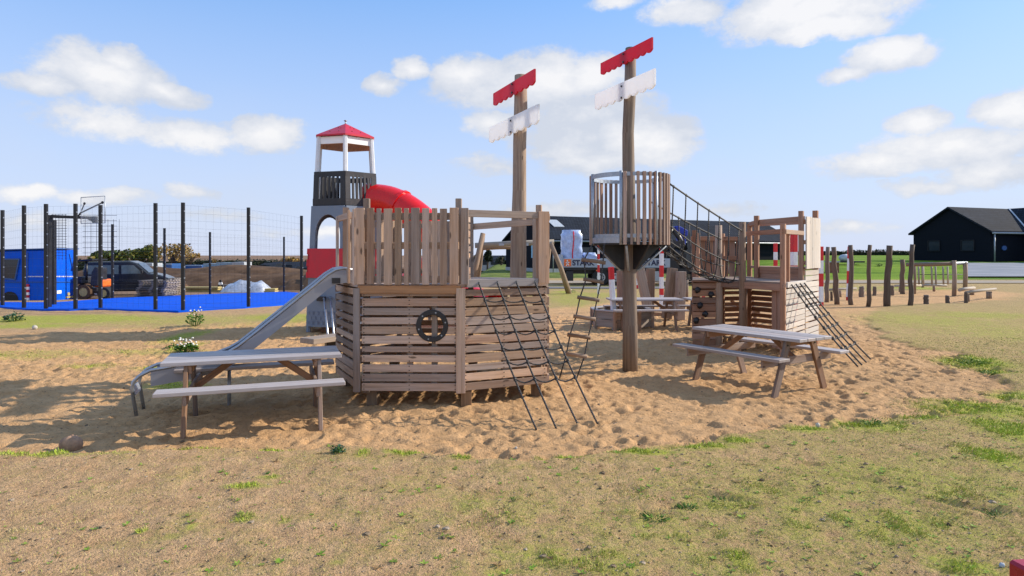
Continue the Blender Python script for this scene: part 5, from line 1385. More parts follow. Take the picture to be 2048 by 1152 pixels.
# ------------------------------------------------------------------ blue site wagon
def wagon():
    Y = 25.2; t = thing('site_wagon', (gx(40, Y), Y, -.2), 'bright blue site wagon with a sloping end wall parked beyond the blue court', 'site wagon')
    X = lambda px: gx(px, Y); z = lambda py: EYE-(py-HZ)/F*Y
    ext = Vector((-.22, 1.75, 0))
    def E(px, py, off=0):
        """a point on the end wall: pixel column to depth"""
        k = (px-1024)/F; f = (k*Y-X(107))/(ext.x-k*ext.y); p = Vector((X(107), Y, 0))+ext*f; p.z = EYE-(py-HZ)/F*p.y; return p+Vector((off, 0, 0))
    b = MB(); prof = [(-120, 604), (-120, 520), (-90, 504), (-40, 503), (107, 499), (107, 606)]
    b.prism([(X(px), Y, z(py)) for px, py in prof], ext, L=(1, 0, 0)); b.build('body', M['hut_blue'], t, .04)
    b = MB(); b.prism([Vector((X(-90), Y-.06, z(503))), Vector((X(109), Y-.06, z(498))), Vector((X(109), Y-.06, z(496))), Vector((X(-90), Y-.06, z(501)))], ext*1.05, L=(1, 0, 0)); b.build('roof', M['cont_blue'], t)
    b = MB(); b.prism([(X(px), Y-.03, z(py)) for px, py in [(9, 518), (40, 518), (32, 559), (9, 557)]], (0, .05, 0)); w = b.build('window', M['glass'], t)
    b = MB(); q = [(9, 518), (40, 518), (32, 559), (9, 557)]
    for i in range(4): b.beam((X(q[i][0]), Y-.035, z(q[i][1])), (X(q[(i+1) % 4][0]), Y-.035, z(q[(i+1) % 4][1])), .04, .05)
    b.build('frame', M['cont_blue'], w)
    for p, q in (((X(-118), Y-.015, z(564)), (X(107), Y-.015, z(564))), ((X(56), Y-.015, z(505)), (X(56), Y-.015, z(602))), (E(108, 564, .015), E(150, 564, .015)), (E(138, 508, .015), E(149, 560, .015)), (E(111, 503, .015), E(111, 600, .015))):
        b = MB(); b.beam(p, q, .03, .03); b.build('panel_seam', M['cont_blue'], t)
    for x0, x1, fn in ((57, 86, lambda x, y: Vector((X(x), Y-.02, z(y)))), (112, 147, lambda x, y: E(x, y, .02))):
        b = MB(); rs = random.Random(x0); x = x0
        while x < x1:
            w_ = rs.uniform(1.2, 2.4); hgt = rs.uniform(1.6, 2.6); b.beam(fn(x, 553), fn(x+w_*.7, 553), .012, hgt/F*Y); x += w_+.8
        b.build('lettering', M['white_text'], t)
    for fn in (lambda y: Vector((X(57), Y-.03, z(y))), lambda y: E(147, y, .03)):
        for k in range(6):
            b = MB(); b.box(fn(571+k*5.4), (.09, .05, 5.4/F*Y)); b.build('hazard_stripe', M['red_board' if k % 2 == 0 else 'white_board'], t)
    b = MB(); b.box(E(117, 584, .02), (.02, .25, .12)); b.build('sticker', M['white_board'], t)
    b = MB(); b.disc(E(136, 588, .02), .07, .03, 14, 'X'); b.box(E(138, 594, .02), (.03, .5, .07)); b.build('sticker', M['yellow_stuff'], t)
    for px in (20, -60): b = MB(); b.disc((X(px), Y+.1, z(600)), .33, .24, 18, 'Y'); b.build('wheel', M['tyre'], t)
wagon()

# ------------------------------------------------------------------ compact tractor, van, pallets, heaps beyond the court
def tractor():
    Y = 26.6; x0 = gx(186, Y); zg = cz(0, Y)-.02; t = thing('compact_tractor', (x0, Y, zg), 'small orange and black tractor with pale wheel rims, behind the court fence', 'tractor')
    k = Y/F; 
    def q(px, py, dy=0): v = pt(px, py, Y+dy); return v
    for px, r in ((170, 14.5), (210, 12)):
        for dy in (0, 1.0):
            c = q(px, 600-r, dy); c.z = zg+r*k
            b = MB(); b.ring(c, r*k, r*k*.62, .26, 22, Matrix.Rotation(R(90), 3, 'X')); w = b.build('tyre', M['soil'] if px == 170 else M['tyre'], t)
            b = MB(); b.disc(c, r*k*.64, .2, 18, 'Y'); b.build('rim', M['yellow_stuff'], w)
    b = MB(); b.box(q(190, 580, .5), (36*k, .9, .22)); b.build('chassis', M['black_plastic'], t, .02)
    b = MB(); b.box(q(206, 566, .5), (15*k, .8, 16*k)); b.build('engine_cover', M['orange'], t, .06)
    b = MB(); b.box(q(170, 560, .5), (14*k, .8, 15*k)); b.build('hood', M['charcoal'], t, .05)
    b = MB(); b.prism([q(180, 572), q(196, 572), q(197, 536), q(188, 534), q(182, 545)], (0, .6, 0)); b.build('seat', M['black_plastic'], t, .03)
    b = MB()
    for dy in (.1, .9): b.tube([q(173, 560, dy), q(173, 523, dy)], .045, 7)
    b.beam(q(158, 522, .5), q(200, 519, .5), 1.0, .06); b.build('roll_bar', M['fence_black'], t)
tractor()

def van():
    u = Vector((.955, .297, 0)); v = Vector((-.297, .955, 0)); o = Vector((-20.1, 30.4, 0)); zg = tz(-18, 31)-.06; o.z = zg
    t = thing('dark_van', o, 'dark grey van with long side windows facing right, behind the far court fence', 'van')
    S = 1.0
    def q(a, h, d=0): return o+u*(a*S)+Vector((0, 0, h*S))+v*d
    out = [(0, .25), (0, 1.2), (.12, 1.66), (1.95, 1.70), (2.25, 1.60), (2.75, 1.12), (3.25, 1.02), (3.62, .86), (3.75, .55), (3.72, .25)]
    b = MB(); b.prism([q(a, h) for a, h in out], v*1.6, L=u); b.build('body', M['dark_van'], t, .06)
    for pts in ([(.2, 1.08), (.22, 1.5), (.75, 1.5), (.75, 1.08)], [(.83, 1.08), (.83, 1.5), (1.5, 1.5), (1.5, 1.08)], [(1.62, 1.08), (1.62, 1.5), (2.12, 1.5), (2.52, 1.1)]):
        b = MB(); b.prism([q(a, h, -.02) for a, h in pts], v*.03); b.build('side_window', M['window_pale'], t)
    b = MB(); b.prism([q(2.29, 1.6, .1), q(2.75, 1.16, .1), q(2.74, 1.14, .1), q(2.25, 1.55, .1)], v*1.4); b.build('windscreen', M['glass'], t)
    for a in (.62, 3.05):
        for d in (.02, 1.5):
            b = MB(); m = Matrix((u, Vector((0, 0, 1)), -v)).transposed(); b.disc(q(a, .28, d), .29, .18, 20, M=m); w = b.build('wheel', M['tyre'], t); b = MB(); b.disc(q(a, .28, d-.02), .17, .18, 14, M=m); b.build('rim', M['rim'], w)
    b = MB(); b.box(q(3.66, .75, .12), (.1, .2, .12), .3); b.build('headlight', M['white_text'], t)
    b = MB(); b.beam(q(.05, .72, -.015), q(3.5, .66, -.015), .03, .05); b.build('trim_strip', M['black_plastic'], t)
    b = MB(); b.beam(q(1.56, .35, -.01), q(1.56, 1.55, -.01), .012, .02, up=-v); b.build('door_seam', M['black_plastic'], t)
    b = MB(); b.box(q(2.5, 1.18, -.1), (.1, .14, .14), .3); b.build('mirror', M['black_plastic'], t, .02)
van()
def pallets():
    spec = [(312, 29.2, 58, 596, 10, 0.05, 'leaning stack of grey wooden pallets between the van and the court fence posts'), (342, 32, 34, 556, 9, .3, 'higher stack of wooden pallets right of the leaning stack')]
    for px, Y, wpx, top, n, rz, lb in spec:
        zg = tz(gx(px, Y), Y); t = thing('pallet_stack', (gx(px, Y), Y, zg), lb, 'pallet stack', 'stacks of wooden pallets'); zt = EYE-(top-HZ)/F*Y
        if top > 590: zt = EYE-(560-HZ)/F*Y
        h = (zt-zg)/n; W = wpx/F*Y
        for i in range(n):
            z = zg+h*i; ox = random.uniform(-.05, .05)+(i*.02 if px < 330 else 0)
            b = MB()
            for j in range(5): b.box((gx(px, Y)+ox, Y+(j-2)*.24, z+h*.88), (W, .12, h*.2), rz*.1)
            for j in (-1, 0, 1): b.box((gx(px, Y)+ox+j*W*.42, Y, z+h*.45), (.12, 1.1, h*.55), rz*.1)
            b.build('pallet', M['pallet'], t)
pallets()
def heap(px, Y, w, h, label, mat, name, cat, seed, zoff=0, jit=.25, depth=None):
    x = gx(px, Y); zg = tz(x, Y)+zoff; k = Y/F
    b = MB(); r = random.Random(seed); n = 26
    vs_ = []; D = depth or w*k*.35
    nx, ny = 22, 8; 
    for j in range(ny+1):
        for i in range(nx+1):
            u, v = i/nx*2-1, j/ny*2-1; q = max(0, 1-abs(u)**5)*max(0, 1-v*v)
            q *= 1+jit*(math.sin(u*7+seed)+math.sin(u*13+v*5+seed*2)*.6+r.uniform(-.35, .35))
            vs_.append((x+u*w*k/2, Y+v*D, zg-.15+max(0, q)*h*k+.1*(q > 0)))
    fs = [(j*(nx+1)+i, j*(nx+1)+i+1, (j+1)*(nx+1)+i+1, (j+1)*(nx+1)+i) for j in range(ny) for i in range(nx)]
    b.piece(vs_, fs, (1, 0, 0), smooth=True); o = b.build(name, M[mat], None); tag(o, label, cat)
    return o
heap(494, 36.6, 92, 22, 'crumpled silver foil heap beyond the right end of the blue court', 'silver', 'foil_heap', 'foil heap', 3, .05, .10, .9)
o = heap(480, 46, 460, 31, 'long brown earth bank beyond the blue court', 'soil', 'earth_bank', 'earth bank', 4, 0, .06, 3)
heap(300, 40, 130, 28, 'dark earth mound behind the van and the pallets', 'soil', 'earth_mound', 'earth bank', 7, 0, .2, 2)
heap(640, 42, 150, 30, 'brown earth mound left of the lighthouse tower', 'soil', 'earth_mound', 'earth bank', 9, 0, .2, 2)
heap(400, 62, 620, 37, 'farther low brown earth bank in front of the containers', 'soil', 'earth_bank', 'earth bank', 12, 0, .08, 4)
def boards_pile(px, py, w, Y, label, mat, n=3):
    x = gx(px, Y); z = tz(x, Y); t = MB()
    for i in range(n): t.box((x+random.uniform(-.1, .1), Y+random.uniform(-.2, .2), z+.06+i*.1), (w/F*Y, .5, .08), random.uniform(-.06, .06))
    o = t.build('board_pile', M[mat], None); tag(o, label, 'board pile', 'piles of boards beyond the court')
boards_pile(405, 585, 70, 36.5, 'pale yellow board pile left of the foil heap', 'yellow_stuff')
boards_pile(520, 588, 60, 36.2, 'yellowish boards under the right side of the foil heap', 'yellow_stuff', 2)
boards_pile(470, 582, 40, 39, 'grey board pile between the striped trestle and the foil heap', 'pallet', 4)
def trestle():
    Y = 36.8; t = thing('striped_trestle', (gx(440, Y), Y, tz(gx(440, Y), Y)), 'small black and white striped trestle beside the foil heap', 'trestle')
    for s in (-1, 1):
        for k in range(6):
            a = pt(441+s*1.0*k*1.4, 560+k*4.6, Y+.0); c = pt(441+s*1.4*(k+1), 560+(k+1)*4.6, Y+.0); b = MB(); b.beam(a, c, .09, .05, up=(0, -1, 0)); b.build('leg_band', M['white_board' if k % 2 else 'black_plastic'], t)
    b = MB(); b.beam(pt(434, 574, Y+.05), pt(449, 574, Y+.05), .05, .06); b.build('cross_bar', M['black_plastic'], t)
trestle()

# ------------------------------------------------------------------ containers and houses on the left horizon
def container(px, w, top, Y, label, mat, h=2.4):
    x = gx(px, Y); zt = EYE-(top-HZ)/F*Y; W = w/F*Y
    t = thing('site_container', (x, Y, zt-h), label, 'container', 'containers on the far building site')
    b = MB(); b.box((x, Y, zt-h/2), (W, 2.4, h)); b.build('body', M[mat], t)
    b = MB(); b.box((x+W*.1, Y-1.22, zt-h*.45), (min(1.4, W*.3), .05, .8)); b.build('window', M['glass'], t)
    b = MB(); b.beam((x-W/2, Y-1.22, zt-.05), (x+W/2, Y-1.22, zt-.05), .06, .1); b.beam((x-W*.3, Y-1.22, zt), (x-W*.3, Y-1.22, zt-h), .03, .05); b.build('trim', M['cont_white'], t)
container(275, 22, 528, 84, 'dark blue container just right of the van roof', 'cont_blue'); container(300, 30, 526, 82, 'white site cabin with one window, behind the tall court post', 'cont_white')
container(328, 14, 528, 86, 'pale blue container in the gap between two court posts', 'cont_pale'); container(346, 14, 527, 85, 'blue container immediately left of the tallest court post', 'cont_blue')
container(392, 40, 530, 88, 'long navy container right of the tallest court post', 'cont_blue'); container(430, 30, 527, 86, 'grey-blue container at the slim far court post', 'cont_pale')
container(458, 34, 525, 84, 'blue and grey long cabin left of the pale cabin', 'cont_pale'); container(484, 24, 524, 82, 'pale cabin directly left of the black court post', 'cont_white')
def gable_house(name, px, w, base, eave, ridge, Y, label, wall, roof='tiles', depth=8, grp='houses on the horizon', cat='house'):
    x = gx(px, Y); W = w/F*Y; z = lambda py: EYE-(py-HZ)/F*Y
    t = thing(name, (x, Y, z(base)), label, cat, grp)
    b = MB(); b.box((x, Y+depth/2, (z(base)+z(eave))/2-.5), (W, depth, z(eave)-z(base)+1)); b.build('wall', M[wall], t)
    b = MB(); o = .3; e = z(eave)-.05; r_ = z(ridge)
    b.prism([(x-W/2-o, Y-o, e), (x-W/2-o, Y+depth/2, r_), (x-W/2-o, Y+depth+o, e)], (W+2*o, 0, 0), L=(1, 0, 0)); b.build('roof', M[roof], t)
    b = MB()
    for f in (-.3, .05, .33): b.box((x+W*f, Y-.03, (z(base)+z(eave))/2+.1), (1.0, .08, .9))
    b.build('window', M['glass'], t)
gable_house('far_house', 525, 24, 541, 535, 526, 95, 'low dark-roofed house with a blue gable left of the thin far court post', 'cont_blue')
gable_house('far_house', 560, 56, 540, 534, 524, 100, 'long low dark-roofed house beyond the green strip', 'brick')
gable_house('far_house', 618, 60, 545, 536, 524, 92, 'dark house behind the bushes left of the lighthouse tower', 'black_wall')
gable_house('far_house', 985, 46, 530, 521, 511, 110, 'pale far house seen through the ship railing, nearest to the swing frame', 'house_pale')
gable_house('far_house', 1006, 30, 531, 524, 516, 100, 'low grey house seen between the swing frame and the ship mast', 'house_pale')
gable_house('far_house', 1522, 34, 529, 522, 515, 140, 'pale far house seen through the left opening of the playhouse', 'house_pale')

# ------------------------------------------------------------------ black barns
def prism_house(name, label, g0, u, W, L, ze, za, zf, windows=(), extra=None):
    """g0: near-left gable corner, gable runs along gd, ridge along u"""
    pass
def gable_barn(label, c_near, gd, u, W, L, ze, za, zf, name='black_barn'):
    """c_near: gable corner on the visible long side; gd points from it to the other gable corner; u = ridge direction"""
    c = Vector((*c_near, 0)); gd = Vector(gd).normalized(); u = Vector(u).normalized(); up = Vector((0, 0, 1))
    t = thing(name, (c.x, c.y, zf), label, 'building')
    prof = [c+up*(zf-.6), c+up*ze, c+gd*(W/2)+up*za, c+gd*W+up*ze, c+gd*W+up*(zf-.6)]
    b = MB(); b.prism(prof, u*L, L=u); b.build('wall', M['clad'], t)
    th = .16; o = .35; sl = (za-ze)/(W/2)
    for s0, s1 in ((0, 1), (1, 0)):
        a = (c if s0 == 0 else c+gd*W)+up*ze; dd = gd if s0 == 0 else -gd
        e0 = a-dd*o-up*(sl*o); rg = a+dd*(W/2)+up*(za-ze)
        q = [e0-u*.3+up*.03, rg-u*.3+up*.03, rg-u*.3+up*(th+.03), e0-u*.3+up*(th+.03)]
        b = MB(); b.prism(q, u*(L+.6), L=u); b.build('roof', M['tiles'], t)
    return t, c, gd, u
def barns():
    # right-hand barn
    gd = Vector((-.35, .94, 0)); u = Vector((.94, .35, 0))
    t, c, gd, u = gable_barn('black timber barn with dark tiled roof and two gable windows at the right edge', (43.4, 59.0), gd, u, 7.5, 34, 3.7, 5.95, .93)
    def onw(s, z, off=.04): return c+gd*s-u*off+Vector((0, 0, z))
    for s in (2.0, 5.3):
        b = MB(); b.prism([onw(s-.55, 1.95), onw(s+.55, 1.95), onw(s+.55, 2.85), onw(s-.55, 2.85)], u*.05, L=gd); w = b.build('window', M['glass'], t)
        b = MB()
        for a, e in (((-.6, 1.9), (.6, 1.9)), ((-.6, 2.9), (.6, 2.9)), ((-.6, 1.9), (-.6, 2.9)), ((.6, 1.9), (.6, 2.9))): b.beam(onw(s+a[0], a[1], .06), onw(s+e[0], e[1], .06), .06, .06)
        b.build('frame', M['black_wall'], w)
    b = MB(); b.tube([c-gd*.4+Vector((0, 0, .9)), c-gd*.4+Vector((0, 0, 3.45))], .06, 8); b.build('downpipe', M['pipe'], t)
    b = MB(); b.tube([c-gd*.45-u*.3+Vector((0, 0, 3.5)), c-gd*.45+u*30+Vector((0, 0, 3.5))], .08, 8); b.build('gutter', M['pipe'], t)
    b = MB(); b.disc(c-gd*.12+u*1.7+Vector((0, 0, 2.15)), .22, .1, 14, 'Y'); b.build('blue_lamp', M['cont_blue'], t)
    # cross wing: gable facing the camera further along
    s = c+u*4.8-gd*4.5; up = Vector((0, 0, 1)); W = 7.0
    b = MB(); b.prism([s+up*.3, s+up*3.7, s+u*(W/2)+up*5.95, s+u*W+up*3.7, s+u*W+up*.3], gd*8.2, L=gd); b.build('wing_wall', M['clad'], t)
    sl = (5.95-3.7)/(W/2)
    for a, dd in ((s, u), (s+u*W, -u)):
        e0 = a-dd*.3+up*(3.72-sl*.3); rg = a+dd*(W/2)+up*5.99
        b = MB(); b.prism([e0-gd*.3, rg-gd*.3, rg-gd*.3+up*.16, e0-gd*.3+up*.16], gd*8.7, L=gd); b.build('wing_roof', M['tiles'], t)
    v0 = c+u*4.6-gd*.4+up*3.75; v1 = c+u*8.3+gd*3.6+up*6.14; b = MB(); b.beam(v0, v1, .12, .08); b.build('valley_strip', M['cont_white'], t)
    # central barn behind the truck
    u = Vector((.897, .441, 0)); gd = Vector((-.441, .897, 0))
    t, c, gd, u = gable_barn('long black timber barn with a dark tiled roof behind the truck and the play ship', (3.2, 56.4), gd, u, 8.6, 30, 2.9, 5.0, -.05)
    b = MB()
    for s in (.75, 2.2): 
        b.prism([c+gd*(s-.0)-u*.04+Vector((0, 0, 1.25)), c+gd*(s+1.0)-u*.04+Vector((0, 0, 1.25)), c+gd*(s+1.0)-u*.04+Vector((0, 0, 2.4)), c+gd*(s)-u*.04+Vector((0, 0, 2.4))], u*.03)
    b.build('window', M['curtain'], t)
    # skylight on the roof slope
    sl = (5.0-2.9)/4.3
    def rf(s, d, off=.23): return c+u*s+gd*d+Vector((0, 0, 2.9+sl*d+off))
    b = MB(); b.prism([rf(1.6, 1.9), rf(2.7, 1.9), rf(2.7, 3.3), rf(1.6, 3.3)], (0, 0, .05)); b.build('skylight', M['cont_white'], t)
    b = MB()
    for s in (3.2, 9.0, 15.0, 21):
        b.prism([c+u*s-gd*.05+Vector((0, 0, .9)), c+u*(s+1.3)-gd*.05+Vector((0, 0, .9)), c+u*(s+1.3)-gd*.05+Vector((0, 0, 2.2)), c+u*s-gd*.05+Vector((0, 0, 2.2))], gd*.03)
    b.build('window', M['glass'], t)
    b = MB(); b.tube([c-gd*.4+u*.2+Vector((0, 0, 0)), c-gd*.4+u*.2+Vector((0, 0, 2.7))], .05, 7); b.build('downpipe', M['pipe'], t)
    b = MB(); b.tube([c-gd*.42-u*.3+Vector((0, 0, 2.72)), c-gd*.42+u*29+Vector((0, 0, 2.72))], .07, 7); b.build('gutter', M['pipe'], t)
    b = MB(); b.beam(c-gd*.02+u*0-Vector((0, 0, -.15)), c-gd*.02+u*30+Vector((0, 0, .15)), .06, .35); b.beam(c-u*.02+Vector((0, 0, .15)), c+gd*8.6-u*.02+Vector((0, 0, .15)), .06, .35); b.build('plinth', M['pipe'], t)
barns()

# ------------------------------------------------------------------ delivery truck with crane and wrapped pallet
def truck():
    Y = 33.0; k = Y/F; X = lambda px: gx(px, Y); z = lambda py: EYE-(py-HZ)/F*Y
    t = thing('delivery_truck', (X(1240), Y, 0), 'flatbed delivery truck with grey lettered side boards and a folded blue loading crane', 'truck')
    b = MB(); b.box(((X(1126)+X(1345))/2, Y+1.2, z(538)), (X(1345)-X(1126), 2.3, .12)); b.beam((X(1128), Y+.5, z(543)), (X(1430), Y+.5, z(543)), .15, .25); b.beam((X(1128), Y+1.9, z(543)), (X(1430), Y+1.9, z(543)), .15, .25); b.build('chassis', M['black_plastic'], t)
    for x0, x1 in ((1126, 1232), (1234, 1340)):
        b = MB(); b.box(((X(x0)+X(x1))/2, Y, z(526)), (X(x1)-X(x0), .06, 18*k)); b.build('side_board', M['grey_side'], t, .01)
    for x0 in (1126,):
        b = MB(); b.box((X(x0)-.03, Y+1.2, z(522)), (.06, 2.4, 26*k)); b.build('tail_board', M['grey_side'], t)
    Mt = lambda px, py: Matrix.Translation(Vector((X(px), Y-.035, z(py)))) @ Matrix.Rotation(R(90), 4, 'X')
    for lx, tx in ((1128, 1144.5), (1270, 1287)):
        b = MB(); b.box((X(lx+7), Y-.035, z(525.5)), (14*k, .02, 14*k)); g = b.build('logo', M['orange'], t)
        b = MB(); b.disc((X(lx+6.5), Y-.05, z(521.5)), 1.5*k, .01, 10, 'Y')
        for a0, a1 in (((6.5, 523), (7, 527)), ((7, 524), (10.5, 525)), ((7, 524), (3.5, 526)), ((7, 527), (10, 531)), ((7, 527), (4, 531.5))): b.beam((X(lx+a0[0]), Y-.05, z(a0[1])), (X(lx+a1[0]), Y-.05, z(a1[1])), .01, 1.7*k, up=(0, 0, 1)) if abs(a0[0]-a1[0]) > 1 else b.beam((X(lx+a0[0]), Y-.05, z(a0[1])), (X(lx+a1[0]), Y-.05, z(a1[1])), 1.8*k, .01, up=(0, -1, 0))
        b.build('logo_figure', M['white_text'], g)
        text_piece('STARK', 14.5*k, .004, Mt(tx, 530.5), 'lettering', M['navy_text'], t)
    for px in (1202, 1232, 1400):
        for dy in (.05, 2.1):
            c = Vector((X(px), Y+dy+.1, 16.5*k)); b = MB(); b.disc(c, 16.5*k, .28, 26, 'Y'); w = b.build('wheel', M['tyre'], t, .02)
            b = MB(); b.ring(c-Vector((0, .15, 0)), 8.5*k, 6.5*k, .05, 20, Matrix.Rotation(R(90), 3, 'X')); b.disc(c-Vector((0, .13, 0)), 4*k, .05, 14, 'Y')
            for i in range(8): b.blob(c+Vector((math.cos(i*PI/4)*5.3*k, -.16, math.sin(i*PI/4)*5.3*k)), (.03, .03, .03), 5, 4)
            b.build('rim', M['rim'], w)
    for px in (1140, 1300, 1312):
        b = MB(); b.box((X(px), Y+.3, z(552)), (14*k, .5, 20*k)); b.build('tank', M['galv'] if px > 1200 else M['black_plastic'], t, .02)
    b = MB(); b.box((X(1194), Y-.02, z(541)), (.1, .05, .06)); b.build('marker_light', M['orange'], t)
    # crane folded behind the cab
    b = MB(); b.box((X(1374), Y+1.2, z(475)), (16*k, .5, 34*k)); b.prism([Vector((X(1358), Y+.9, z(451))), Vector((X(1368), Y+.9, z(450))), Vector((X(1386), Y+.9, z(460))), Vector((X(1384), Y+.9, z(472))), Vector((X(1362), Y+.9, z(462)))], (0, .5, 0)); b.box((X(1345), Y+1.1, z(461)), (9*k, .4, 8*k)); b.build('crane', M['crane_blue'], t, .03)
    b = MB(); b.tube([(X(1348), Y+.8, z(452)), (X(1366), Y+.8, z(474)), (X(1380), Y+.8, z(500))], .13, 8); b.tube([(X(1352), Y+.7, z(500)), (X(1366), Y+.7, z(510)), (X(1372), Y+.7, z(535))], .2, 8); b.box((X(1362), Y+1, z(522)), (34*k, .8, 30*k)); b.tube([(X(1340), Y+.6, z(520)), (X(1352), Y+.5, z(492)), (X(1342), Y+.6, z(470)), (X(1352), Y+.7, z(455))], .09, 8); b.build('crane_base', M['black_plastic'], t)
    b = MB(); b.box((X(1360), Y+1.0, z(488)), (30*k, .9, 14*k)); b.build('cabinet', M['charcoal'], t, .02)
    # cab, mostly hidden by the playhouse
    b = MB(); b.prism([(X(1398), Y, z(548)), (X(1398), Y, z(478)), (X(1440), Y, z(476)), (X(1456), Y, z(505)), (X(1460), Y, z(548))], (0, 2.3, 0)); b.build('cab', M['charcoal'], t, .05)
    b = MB(); b.prism([(X(1425), Y-.02, z(510)), (X(1425), Y-.02, z(486)), (X(1440), Y-.02, z(486)), (X(1450), Y-.02, z(510))], (0, .04, 0)); b.build('side_window', M['glass'], t)
    # loads on the platform
    def wrap(px0, px1, top, lb, seed):
        x0, x1 = X(px0), X(px1); h = z(top)-z(533); b = MB(); nx, nz = 14, 16; rs = random.Random(seed)
        q = thing('wrapped_pallet', ((x0+x1)/2, Y+.9, z(533)), lb, 'wrapped goods', 'plastic wrapped goods on the truck')
        vs_ = []; seg = 20
        for j in range(nz+1):
            f = j/nz
            for i in range(seg):
                a = 2*PI*i/seg+.16; c, s = math.cos(a), math.sin(a); m = max(abs(c), abs(s))**.82
                rr = (1+.045*math.sin(f*17+i*1.1+seed)+rs.uniform(-.02, .02))*(1 if f < .93 else .86)
                vs_.append(((x0+x1)/2+c/m*(x1-x0)/2*rr, Y+.95+s/m*.62*rr, z(534)+h*f))
        fs = [(j*seg+i, j*seg+(i+1) % seg, (j+1)*seg+(i+1) % seg, (j+1)*seg+i) for j in range(nz) for i in range(seg)]+[tuple(nz*seg+i for i in range(seg))]
        b.piece(vs_, fs, (0, 0, 1), smooth=True); b.build('wrapping', M['wrap'], q)
        if top < 480:
            b = MB(); b.tube([(X((px0+px1)/2+1), Y+.30, z(533)), (X((px0+px1)/2), Y+.28, z(505)), (X((px0+px1)/2+3), Y+.28, z(478)), (X((px0+px1)/2+2), Y+.33, z(462))], .03, 5); b.build('strap', M['red_plastic'], q)
    wrap(1125, 1167, 458, 'tall bluish plastic wrapped load with a red strap at the rear of the truck', 1)
    wrap(1170, 1196, 504, 'low bluish wrapped load next to the tall one on the truck', 2)
truck()

# ------------------------------------------------------------------ trees and hedges
def tree(px, Y, w, top, base, label, mat, n=900, seed=0, name='tree', gap=.0, trunk=True, grp='trees on the horizon', cat='tree', leaf=.35):
    x = gx(px, Y); k = Y/F; zg = tz(x, Y); zt = EYE-(top-HZ)/F*Y; zb = EYE-(base-HZ)/F*Y; rs = random.Random(seed)
    t = thing(name, (x, Y, zg), label, cat, grp); W = w*k/2; H = (zt-zb)/2; zc = (zt+zb)/2
    cl = []
    for i in range(max(5, int(w/6))):
        a = rs.uniform(0, 2*PI); q = rs.random()**.5*.72; e = rs.uniform(-.6, .62)
        cl.append((x+math.cos(a)*q*W, Y+math.sin(a)*q*W*.7, zc+e*H*math.sqrt(max(.05, 1-q*q)), rs.uniform(.3, .5)*W, rs.uniform(.28, .46)*H))
    b = MB(); lf = leaf*max(W, H)*.35
    for i in range(n):
        c = cl[rs.randrange(len(cl))]; th = rs.uniform(0, 2*PI); ph = math.acos(rs.uniform(-1, 1)); r_ = rs.random()**.33*(1+gap*.3)
        p = Vector((c[0]+c[3]*r_*math.sin(ph)*math.cos(th), c[1]+c[3]*r_*math.sin(ph)*math.sin(th), c[2]+c[4]*r_*math.cos(ph)))
        if p.z < zb: continue
        d = Vector((rs.gauss(0, 1), rs.gauss(0, 1), rs.gauss(0, 1))).normalized(); e = d.orthogonal().normalized(); g = d.cross(e); s = lf*rs.uniform(.5, 1.2)
        b.piece([p-e*s, p-g*s*.7, p+e*s, p+g*s*.7], [(0, 1, 2, 3)], e)
    b.build('crown', M[mat], t)
    b = MB(); b.tube([(x, Y, zg-.2), (x, Y, zb+.2*H), (x+.1*W, Y, zc)], [W*.09+.05, W*.07+.04, W*.04+.03], 7)
    for c in cl[:6]: b.tube([(x, Y, zb+.1*H), (c[0], c[1], c[2])], [W*.04+.02, W*.012+.01], 5)
    b.build('trunk', M['bark'], t)
tree(215, 95, 76, 498, 534, 'dark green rounded tree left of the olive tree, above the tractor and the van', 'leaf_green', 1500, 1)
tree(284, 92, 72, 480, 534, 'olive green round tree above the dark van', 'leaf_green', 2200, 2, leaf=.25)
tree(344, 90, 74, 481, 532, 'half bare autumn tree between two court posts', 'leaf_autumn', 950, 3, leaf=.2, gap=.5)
tree(380, 96, 44, 497, 532, 'small orange autumn tree right of the tallest court post', 'leaf_autumn', 500, 4, leaf=.25)
tree(428, 110, 18, 514, 530, 'small yellow-green tree above the grey-blue container', 'leaf_autumn', 220, 5)
tree(588, 120, 60, 513, 534, 'reddish autumn tree row end beside the thin right court post', 'leaf_autumn', 500, 6)
tree(975, 85, 34, 496, 535, 'dark broad tree beside the left leg of the swing frame', 'leaf_dark', 900, 7)
tree(1003, 92, 30, 494, 534, 'loose dark tree seen through the right opening of the play ship', 'leaf_dark', 420, 8, gap=.4, leaf=.22)
tree(948, 90, 26, 500, 536, 'dark tree partly hidden by the left swing frame leg', 'leaf_dark', 400, 9)
tree(1716, 240, 12, 497, 514, 'thin bare tree on the horizon just right of the red and white post', 'leaf_autumn', 130, 10, leaf=.16, gap=.6)
tree(1757, 250, 22, 499, 515, 'yellowish tree on the horizon left of the broadest log post', 'leaf_autumn', 260, 11, leaf=.2)
tree(1793, 240, 26, 498, 515, 'olive tree on the horizon right of the broadest log post', 'leaf_autumn', 300, 12, leaf=.2)
tree(1741, 245, 10, 502, 514, 'small olive tree on the horizon behind the slim log post', 'leaf_autumn', 120, 13, leaf=.2)
tree(645, 130, 60, 512, 530, 'dark tree seen through the lower arch of the lighthouse tower', 'leaf_dark', 400, 14)
